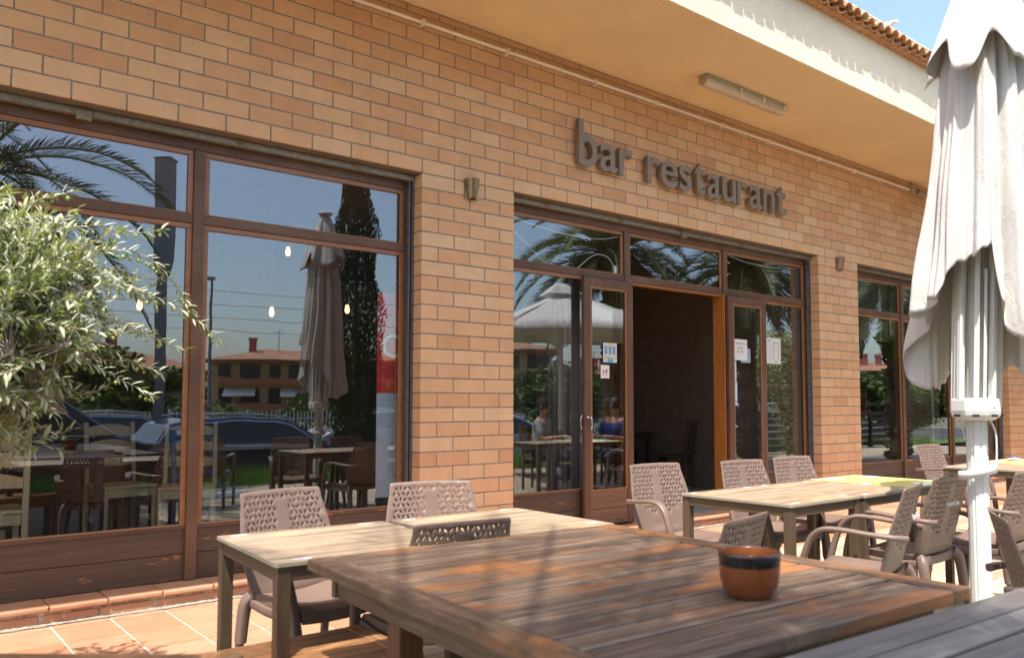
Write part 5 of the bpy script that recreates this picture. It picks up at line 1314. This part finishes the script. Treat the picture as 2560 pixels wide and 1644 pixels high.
def person(label, loc, rz, top, reach):
    """seated, facing -Y locally"""
    o = empty('person', label, 'person', loc, Rd(rz), 'people seated at the far table')
    ch = [(None, [((0, .02, .50), .13), ((0, .03, .68), .125), ((0, .0, .85), .145), ((0, -.01, .98), .12), ((0, -.01, 1.05), .055), ((0, -.025, 1.11), .058), ((0, -.035, 1.18), .092), ((0, -.03, 1.25), .09), ((0, -.02, 1.30), .055)])]
    arms = {}
    for s in (-1, 1):
        sh = (s*.18, -.01, .97)
        if reach and s == reach: el_, wr = (s*.42, .12, .84), (s*.60, .04, .74)
        else: el_, wr = (s*.24, -.10, .72), (s*.16, -.36, .765)
        ch.append((3, [(sh, .062), (tuple((Vector(sh)+Vector(el_))/2), .050), (el_, .042), (tuple((Vector(el_)+Vector(wr))/2), .038), (wr, .026)]))
        d = (Vector(wr)-Vector(el_)).normalized(); hp = Vector(wr)+d*.05; base = len([1 for c in ch for _ in c[1]])
        ch.append((base-1, [(tuple(hp), .030)])); hb_ = base
        sdv = d.cross(Vector((0, 0, 1))).normalized()
        for f in range(4):
            off = sdv*(f-1.5)*.019; L_ = (.070, .078, .073, .058)[f]
            ch.append((hb_, [(tuple(hp+off+d*.03), .010), (tuple(hp+off+d*(.03+L_*.5)+Vector((0, 0, -.006))), .009), (tuple(hp+off+d*(.03+L_)+Vector((0, 0, -.024))), .0075)]))
        ch.append((hb_, [(tuple(hp+sdv*-.034*s+d*.0), .011), (tuple(hp+sdv*-.048*s+d*.035+Vector((0, 0, -.01))), .009)]))
    for s in (-1, 1): ch.append((0, [((s*.10, -.05, .50), .095), ((s*.13, -.24, .50), .082), ((s*.14, -.44, .49), .062), ((s*.14, -.43, .28), .052), ((s*.14, -.41, .08), .038), ((s*.14, -.50, .045), .035), ((s*.14, -.58, .03), .026)]))
    body = skinned('body', ch, M_SKIN, o)
    # clothing
    c2 = [(None, [((0, .02, .50), .150), ((0, .03, .68), .145), ((0, .0, .85), .165), ((0, -.01, .985), .125)])]
    for s in (-1, 1):
        e_ = (s*.42, .12, .84) if (reach and s == reach) else (s*.24, -.10, .72); sh = (s*.18, -.01, .97); c2.append((3, [(sh, .075), (tuple((Vector(sh)+Vector(e_))*.5), .066), (tuple(Vector(sh).lerp(Vector(e_), .85)), .060)]))
    skinned('shirt', c2, top, o)
    c3 = [(None, [((0, .02, .49), .15)])]
    for s in (-1, 1): c3.append((0, [((s*.10, -.05, .50), .108), ((s*.13, -.24, .50), .094), ((s*.14, -.44, .49), .075), ((s*.14, -.43, .28), .066), ((s*.14, -.41, .12), .056)]))
    skinned('trousers', c3, M_JEAN, o)
    m = MB(); m.lathe([(0, .118), (.055, .108), (.09, .07), (.102, .02), (.100, -.03), (.085, -.075)], 20, M=Matrix.Translation((0, -.018, 1.225)) @ Matrix.Rotation(Rd(-14), 4, 'X') @ Matrix.Scale(.9, 4, (1, 0, 0))); m.build('hair', M_HAIR, o)
    f = MB(); f.tube([(0, -.115, 1.225), (0, -.142, 1.192), (0, -.118, 1.186)], [.008, .013, .008], 8)
    for s in (-1, 1): f.lathe([(0, -.02), (.014, -.01), (.016, .01), (0, .024)], 8, M=Matrix.Translation((s*.089, -.02, 1.20)))
    f.build('nose_and_ears', M_SKIN, o)
    e = MB()
    for s in (-1, 1): e.lathe([(0, -.008), (.008, 0), (0, .008)], 8, M=Matrix.Translation((s*.032, -.113, 1.222)))
    e.box(-.022, .022, -.1165, -.108, 1.150, 1.156); e.build('eyes_and_mouth', simple('eye_dark', (.06, .03, .025), .3), o)
    for s in (-1, 1):
        sh_ = MB(); sh_.sweep([(s*.14, -.37, .045), (s*.14, -.45, .05), (s*.14, -.55, .04), (s*.14, -.63, .03)], [.07, .085, .09, .06], [.08, .085, .065, .04], side=(1, 0, 0)); sh_.build('shoe', M_SHOE, o)
    return o
# slatted wooden chair
def wchair(label, mat, slats='v', group='wooden slat-back chairs'):
    o = empty('wooden_chair', label, 'chair', group=group)
    for s in (-1, 1):
        m = MB(); m.sweep([(s*.19, .20, 0), (s*.19, .19, .45), (s*.185, .25, .92)], .036, .036, e=.2); m.build('leg', mat, o)
        m = MB(); m.sweep([(s*.19, -.19, 0), (s*.19, -.19, .43)], .036, .036, e=.2); m.build('leg', mat, o)
        m = MB(); m.box(s*.19-.010, s*.19+.010, -.17, .17, .18, .215); m.build('stretcher', mat, o)
    m = MB(); m.box(-.21, .21, -.215, .20, .432, .455); m.build('seat', mat, o, bevel=.008)
    m = MB(); m.box(-.17, .17, -.20, -.18, .37, .431); m.box(-.17, .17, .17, .19, .37, .431); m.build('apron', mat, o)
    if slats == 'v':
        m = MB(); m.box(-.17, .17, .236, .256, .83, .91); m.build('back_rail', mat, o, bevel=.003)
        m = MB(); m.box(-.17, .17, .200, .220, .52, .56); m.build('back_rail', mat, o, bevel=.003)
        for i in range(4): m = MB(); x = -.12+i*.08; m.sweep([(x, .21, .558), (x, .246, .832)], .030, .012, e=.2); m.build('back_slat', mat, o)
    else:
        for z, y in ((.60, .215), (.72, .229), (.84, .243)):
            m = MB(); vs = []; n = 10
            for k in range(n+1):
                x = -.168+.336*k/n; zz = .03*sin(pi*k/n)
                vs += [(x, y-.02*sin(pi*k/n), z-.018), (x, y-.02*sin(pi*k/n), z+.040+zz), (x, y+.014-.02*sin(pi*k/n), z+.040+zz), (x, y+.014-.02*sin(pi*k/n), z-.018)]
            m.add(vs, [(k*4+a, k*4+(a+1) % 4, (k+1)*4+(a+1) % 4, (k+1)*4+a) for k in range(n) for a in range(4)]+[(0, 3, 2, 1), (n*4, n*4+1, n*4+2, n*4+3)]); m.build('back_slat', mat, o, fixn=True)
    return o
M_BLUECH = simple('blue_painted_wood', (.05, .12, .22), .5)
wc = wchair('pale wooden ladder-back chair just inside the left end of the big left window', M_PALEWOOD, 'h'); wc.location = (-2.67, .75, SILL-.003); wc.rotation_euler = (0, 0, Rd(180)); wc.scale = (1, 1, 1.07)
def wdup(src, label, x, y, rz, z=SILL-.003): c = dup(src, label, (x, y, z), Rd(rz)); return c
wdup(wc, 'pale wooden ladder-back chair facing the glass in the middle of the left pane', -1.62, 2.0, 10)
wdup(wc, 'pale wooden ladder-back chair beside the big window mullion', -1.22, 1.55, -20)
wdup(wc, 'pale wooden chair far inside the doorway at the left', 4.6, 4.6, 170)
wv = wchair('dark wooden slat-back chair inside the doorway at the right', M_DARKWOOD, 'v'); wv.location = (5.15, 1.95, SILL-.003); wv.rotation_euler = (0, 0, Rd(205))
wdup(wv, 'dark wooden slat-back chair behind the dark dining table', 5.35, 3.2, 12)
wdup(wv, 'dark wooden slat-back chair at the near side of the dark dining table', 3.9, 3.4, 150)
wdup(wv, 'dark wooden chair deep inside the dining room', 6.0, 5.0, 200) if False else None
bc = wchair('blue painted chair inside the right pane of the big left window', M_BLUECH, 'v'); bc.location = (-1.02, 1.65, SILL-.003); bc.rotation_euler = (0, 0, Rd(20))
wo1 = wchair('brown wooden chair carrying the person in the grey shirt', simple('brown_wood', (.20, .10, .05), .5), 'v'); wo1.location = (4.45, -3.55, 0); wo1.rotation_euler = (0, 0, Rd(150))
person('person in grey short-sleeved shirt with one arm over the chair back, mirrored in glass', (4.45, -3.50, 0), 150, M_SHIRT, -1)
wo2 = wdup(wo1, 'brown wooden chair carrying the person in blue', 5.45, -3.05, 258, 0)
person('person dressed in blue seated sideways, mirrored behind the left door leaf', (5.40, -3.06, 0), 258, M_BLUE, 0)
# ------------------------------------------------------------------ dining room
def itable(label, loc, rz, W, D, mat, group='indoor dining tables'):
    o = empty('dining_table', label, 'table', loc, Rd(rz), group)
    m = MB(); m.box(-W/2, W/2, -D/2, D/2, .725, .755); m.build('tabletop', mat, o, bevel=.004)
    for y_ in (-D/2+.05, D/2-.075):
        m = MB(); m.box(-W/2+.06, W/2-.06, y_, y_+.025, .65, .7245); m.build('apron', M_DARKWOOD, o)
    for sx in (-1, 1):
        for sy in (-1, 1): m = MB(); x, y = sx*(W/2-.085), sy*(D/2-.1); m.box(x-.025, x+.025, y-.025, y+.025, 0, .7243); m.build('leg', M_DARKWOOD, o)
    return o
IF = SILL-.003
itable('grey-topped table inside the left pane of the big left window', (-2.35, 2.0, IF), 0, 1.2, .7, simple('grey_laminate', (.28, .25, .22), .35))
itable('grey-topped table inside the right pane of the big left window', (-.65, 2.35, IF), 0, 1.3, .7, simple('pale_laminate', (.34, .29, .23), .35))
itable('dark dining table seen through the open doorway', (4.45, 2.75, IF), 4, 1.6, .85, M_DARKWOOD)
def bulb(label, x, y, z):
    o = empty('pendant_bulb', label, 'pendant lamp', (x, y, z), group='lit filament bulbs hanging in the dining room')
    m = MB(); m.lathe([(0, -.042), (.016, -.035), (.022, -.012), (.019, .015), (.012, .045)], 16); m.build('bulb', emis('warm_filament', (1.0, .40, .11), 4.0) if 'warm_filament' not in bpy.data.materials else bpy.data.materials['warm_filament'], o)
    m = MB(); m.lathe([(.017, .044), (.022, .05), (.022, .10), (.0, .105)], 12); m.build('socket', M_DARKWOOD, o)
    m = MB(); m.tube([(0, 0, .104), (0, 0, 3.345-z)], .004, 5); m.build('cable', M_DARKWOOD, o)
    ld = bpy.data.lights.new('bulb_light', 'POINT'); ld.energy = 0.8; ld.color = (1, .62, .32); ld.shadow_soft_size = .002
    lo = bpy.data.objects.new('bulb_light', ld); COL.objects.link(lo); lo.parent = o; lo.location = (0, 0, -.11); return o
BL = [(-.239, 2.0, 2.666, 'lit bulb high in the right pane of the big left window'), (-.385, 2.0, 2.084, 'lit bulb lowest in the middle of the right pane of the big left window'), (.374, 2.0, 2.166, 'lit bulb seen through the mirrored grey parasol'), (-1.515, 2.0, 2.061, 'lit bulb in the left pane beside the olive tree'), (3.395, 2.0, 2.443, 'lit bulb in the side light left of the doors'), (6.473-.3, 1.83, 2.83, 'lit bulb in the transom right of the doors')]
for x, y, z, l in BL: bulb(l, x, y, z)
# wine rack on the back wall
wr_ = empty('wine_rack', 'dark wooden wine rack with crossed shelves on the far wall inside the doorway', 'wine rack', (6.9, 5.0, 1.25))
M_RACK = simple('rack_wood', (.26, .15, .10), .6)
m = MB()
for i in range(5): m.box(-2.4+i*1.15, -2.33+i*1.15, -.15, 0, 0, 2.0)
for z in (0, .97, 1.93): m.box(-2.33, 2.2, -.1505, -.0005, z+.001, z+.07)
m.build('frame', M_RACK, wr_)
for i in range(4):
    for k in range(2):
        m = MB(); x0, x1, z0, z1 = -2.33+i*1.15, -1.25+i*1.15, .07+k*.96, .97+k*.96
        for s in (0, 1):
            for off in (0,):
                p0, p1 = ((x0, z0), (x1, z1)) if s == 0 else ((x0, z1), (x1, z0)); m.sweep([(p0[0], -.075-.012*s, p0[1]), (p1[0], -.075-.012*s, p1[1])], .012, .03, side=(0, 1, 0), e=.15)
        m.build('cross_shelf', M_RACK, wr_)
wbk = MB(); wbk.box(-2.4, 2.3, .002, .05, -1.15, 2.05); wo_ = wbk.build('panelling', M_RACK, wr_)
# curtain behind the side light
cu_ = MB(); vs = []; n = 90
for k in range(n+1):
    x = 2.18+1.0*k/n; y = 1.6+.035*sin(k*.9)+.015*sin(k*2.3); vs += [(x, y, IF+.02), (x, y, 2.75)]
cu_.add(vs, [(2*k, 2*k+2, 2*k+3, 2*k+1) for k in range(n)], 0, None, True); cuo = cu_.build('curtain', simple('grey_curtain', (.20, .18, .16), .9, var=.1)); tag(cuo, 'grey pleated curtain hanging inside behind the side light', 'curtain'); s = cuo.modifiers.new('s', 'SOLIDIFY'); s.thickness = .004
# red drinks banner standing inside the window
bnr = empty('banner', 'tall red and white drinks banner standing inside the right edge of the big left window', 'banner', (-.115, .262, IF))
m = MB(); m.box(-.115, .10, 0, .006, 1.22, 2.00); m.build('red_panel', simple('banner_red', (.55, .025, .02), .5, var=.08), bnr)
m = MB(); m.box(-.115, .10, 0, .006, .42, 1.2195); m.build('white_panel', simple('banner_white', (.45, .50, .58), .5, var=.1), bnr)
m = MB(); m.box(-.11, .09, -.02, .06, 0, .04); m.tube([(.06, .03, .04), (.06, .03, 2.0)], .01, 6); m.build('stand', M_TRACK, bnr)
o = text_mesh('banner_lettering', 'C', .26, M_LOGO, bnr, extrude=.001); o.data.transform(Matrix.Translation((-.085, -.002, 1.50)) @ UPR)
# venetian blinds in the right window
for i, (xa, xb) in enumerate([(6.52, 7.87), (7.97, 9.37), (9.47, 11.03)]):
    o = empty('venetian_blind', ['pale venetian blind in the left bay of the right window', 'pale venetian blind in the middle bay of the right window', 'pale venetian blind in the right bay of the right window'][i], 'blind', (0, .33, 0), group='venetian blinds in the right window')
    m = MB(); z = 2.90; lo = (2.1, .50, .50)[i]
    while z > lo: m.box(xa+.03, xb-.03, -.012, .012, z-.001, z+.0008, 0, None, Matrix.Translation((0, 0, z)) @ Matrix.Rotation(Rd(-38), 4, 'X') @ Matrix.Translation((0, 0, -z))); z -= .034
    m.build('slats', simple('blind_slat', (.40, .37, .30), .5) if i == 0 else bpy.data.materials['blind_slat'], o)
    m = MB(); m.box(xa+.02, xb-.02, -.02, .02, 2.905, 2.93); m.build('headrail', M_WHITEPVC, o)
    for x in (xa+.25, xb-.25): m = MB(); m.box(x-.002, x+.002, -.014, .014, lo, 2.905); m.build('ladder_cord', M_WHITEPVC, o)
# white cables hanging on the inside of the transom lights
m = MB(); m.tube(smoothpath([(.92, .215, 2.905), (1.25, .215, 2.84), (1.70, .215, 2.80), (2.1, .215, 2.81), (2.36, .215, 2.865)], 6), .005, 6); m.tube(smoothpath([(.95, .213, 2.80), (1.20, .213, 2.66), (1.42, .213, 2.50)], 6), .005, 6); m.tube(smoothpath([(1.82, .213, 2.50), (1.95, .213, 2.60), (2.08, .213, 2.66), (2.22, .213, 2.64), (2.30, .213, 2.55)], 6), .006, 6); m.tube([(2.30, .213, 2.49), (2.30, .213, 2.57)], .022, 8)
tag(m.build('white_cable', M_WHITEPVC), 'white cable looped behind the transom light left of the doors', 'cable')
m = MB(); m.tube(smoothpath([(4.0, .215, 2.905), (4.35, .215, 2.845), (4.9, .215, 2.835), (5.4, .215, 2.87)], 6), .005, 6); tag(m.build('white_cable', M_WHITEPVC), 'white cable sagging behind the transom light right of the doors', 'cable')
# notices on the glass
M_PAPER = simple('paper', (.68, .66, .60), .8, var=.03); M_BPAPER = simple('pale_blue_paper', (.50, .60, .66), .8, var=.05); M_INK = simple('ink', (.05, .04, .04), .8); M_YEL = simple('yellow_print', (.62, .45, .08), .7); M_BRN = simple('brown_print', (.30, .10, .05), .7); M_BLP = simple('blue_print', (.15, .33, .52), .7)
def notice(name, label, x0, x1, z0, z1, y, mat, cat='notice'):
    o = empty(name, label, cat, (x0, y, z0)); m = MB(); m.box(0, x1-x0, -.0006, 0, 0, z1-z0); m.build('sheet', mat, o); return o
def txt(o, s, size, x, z, mat=None, cx=True):
    t = text_mesh('printed_text', s, size, mat or M_INK, o, extrude=.0002); w_ = max(v.co.x for v in t.data.vertices); t.data.transform(Matrix.Translation((x-(w_/2 if cx else 0), -.0012, z)) @ UPR); return t
yy = .103+.0185
n1 = notice('notice', 'white opening hours notice taped inside the right door leaf', 4.02, 4.275, 1.715, 1.945, yy, M_PAPER)
txt(n1, 'HORARIS BAR', .026, .128, .175); txt(n1, 'DIUMENGE A DIJOUS', .011, .128, .138); txt(n1, 'DIVENDRES I DISSABTE', .011, .128, .122); txt(n1, '08h - 24h', .030, .128, .082); txt(n1, 'bar', .010, .128, .035)
m = MB()
for cx in (.018, .237):
    m.prism([(cx-.014, .184), (cx, .197), (cx+.014, .184), (cx, .171)], -.0014, -.0006)
m.build('yellow_mark', M_YEL, n1)
n2 = notice('notice', 'pale blue sheet half hidden behind the opening hours notice', 4.16, 4.335, 1.69, 1.85, yy+.0012, M_BPAPER)
n3 = notice('notice', 'narrow pale green strip of paper below the opening hours notice', 4.015, 4.075, 1.485, 1.705, yy, M_BPAPER); n4 = notice('notice', 'narrow pale blue strip of paper lowest on the right door leaf', 4.015, 4.085, 1.265, 1.478, yy, M_BPAPER)
n5 = notice('notice', 'white sheet with a framed shield outline on the glass by the right door leaf', 4.66, 5.02, 1.70, 2.00, GY-.0045, M_PAPER)
m = MB(); pts = [(.215, .05), (.262, .012), (.31, .05), (.31, .245), (.215, .245)]
for (a, c) in zip(pts, pts[1:]+pts[:1]): m.tube([(a[0], -.0012, a[1]), (c[0], -.0012, c[1])], .0018, 4)
m.build('shield_outline', M_INK, n5); txt(n5, 'MENU', .020, .13, .262); txt(n5, 'PLATS', .012, .15, .19); txt(n5, 'TAPES', .012, .15, .15); txt(n5, 'VINS', .012, .15, .11)
n6 = notice('notice', 'pale blue poster showing three phones taped to the left door leaf', 2.055, 2.235, 1.625, 1.81, yy, M_BPAPER)
m = MB(); m.box(.004, .176, -.0014, -.0006, .040, .056); m.box(.055, .13, -.0014, -.0006, .170, .186); m.build('yellow_band', M_YEL, n6)
m = MB()
for i in range(3): m.box(.020+i*.052, .055+i*.052, -.0014, -.0006, .075, .155)
m.build('phone_shape', simple('phone_grey', (.22, .27, .32), .5), n6); m = MB(); m.box(.06, .13, -.0014, -.0006, .004, .036); m.build('blue_patch', M_BLP, n6)
n7 = notice('notice', 'small white notice with a brown dog and crossed line on the left door leaf', 2.022, 2.135, 1.475, 1.60, yy, M_PAPER)
m = MB(); P_ = [(.030, .030), (.036, .030), (.042, .056), (.068, .056), (.072, .030), (.078, .030), (.080, .062), (.092, .078), (.086, .088), (.078, .084), (.070, .072), (.038, .072), (.028, .084), (.026, .080), (.034, .066)]
m.prism(P_, -.0014, -.0006); m.build('dog_shape', M_BRN, n7, fixn=True); m = MB(); m.sweep([(.022, -.0018, .088), (.088, -.0018, .030)], .001, .006, side=(0, 1, 0), e=.1); m.build('crossing_line', M_PAPER, n7)
yw = MB(); yw.lathe([(0, 0), (.12, .0), (.14, .03), (.14, .42), (.12, .45), (0, .45)], 20); yo = yw.build('yellow_drum', simple('yellow_plastic', (.68, .48, .02), .4)); yo.location = (6.75, .75, 1.02); tag(yo, 'yellow drum on a shelf just inside the right window', 'drum')
sh = empty('shelf_unit', 'brown wooden shelf unit just inside the left bay of the right window', 'shelf', (7.1, .75, IF))
m = MB()
for z in (.0, .30, .60, .89): m.box(-.62, .5, -.2, .2, z+.001, z+.028)
m.box(-.64, -.621, -.2, .2, 0, .918); m.box(.501, .52, -.2, .2, 0, 1.35); m.build('shelf', M_FRAME, sh)
m = MB(); m.box(-.45, .45, .05, .07, .93, 1.42); m.build('board', M_FRAME, sh)
# pebble-pale flowers inside the middle bay
pf = MB(); q = random.Random(8); crown(q, pf, (8.25, .5, .62), (.22, .10, .14), 900, .025, .014); tag(pf.build('dried_flowers', leafmat('dried_flower', (.55, .48, .25), (.65, .60, .40), (.5, .45, .3))), 'pale dried flower arrangement on the inner sill of the right window', 'flowers')
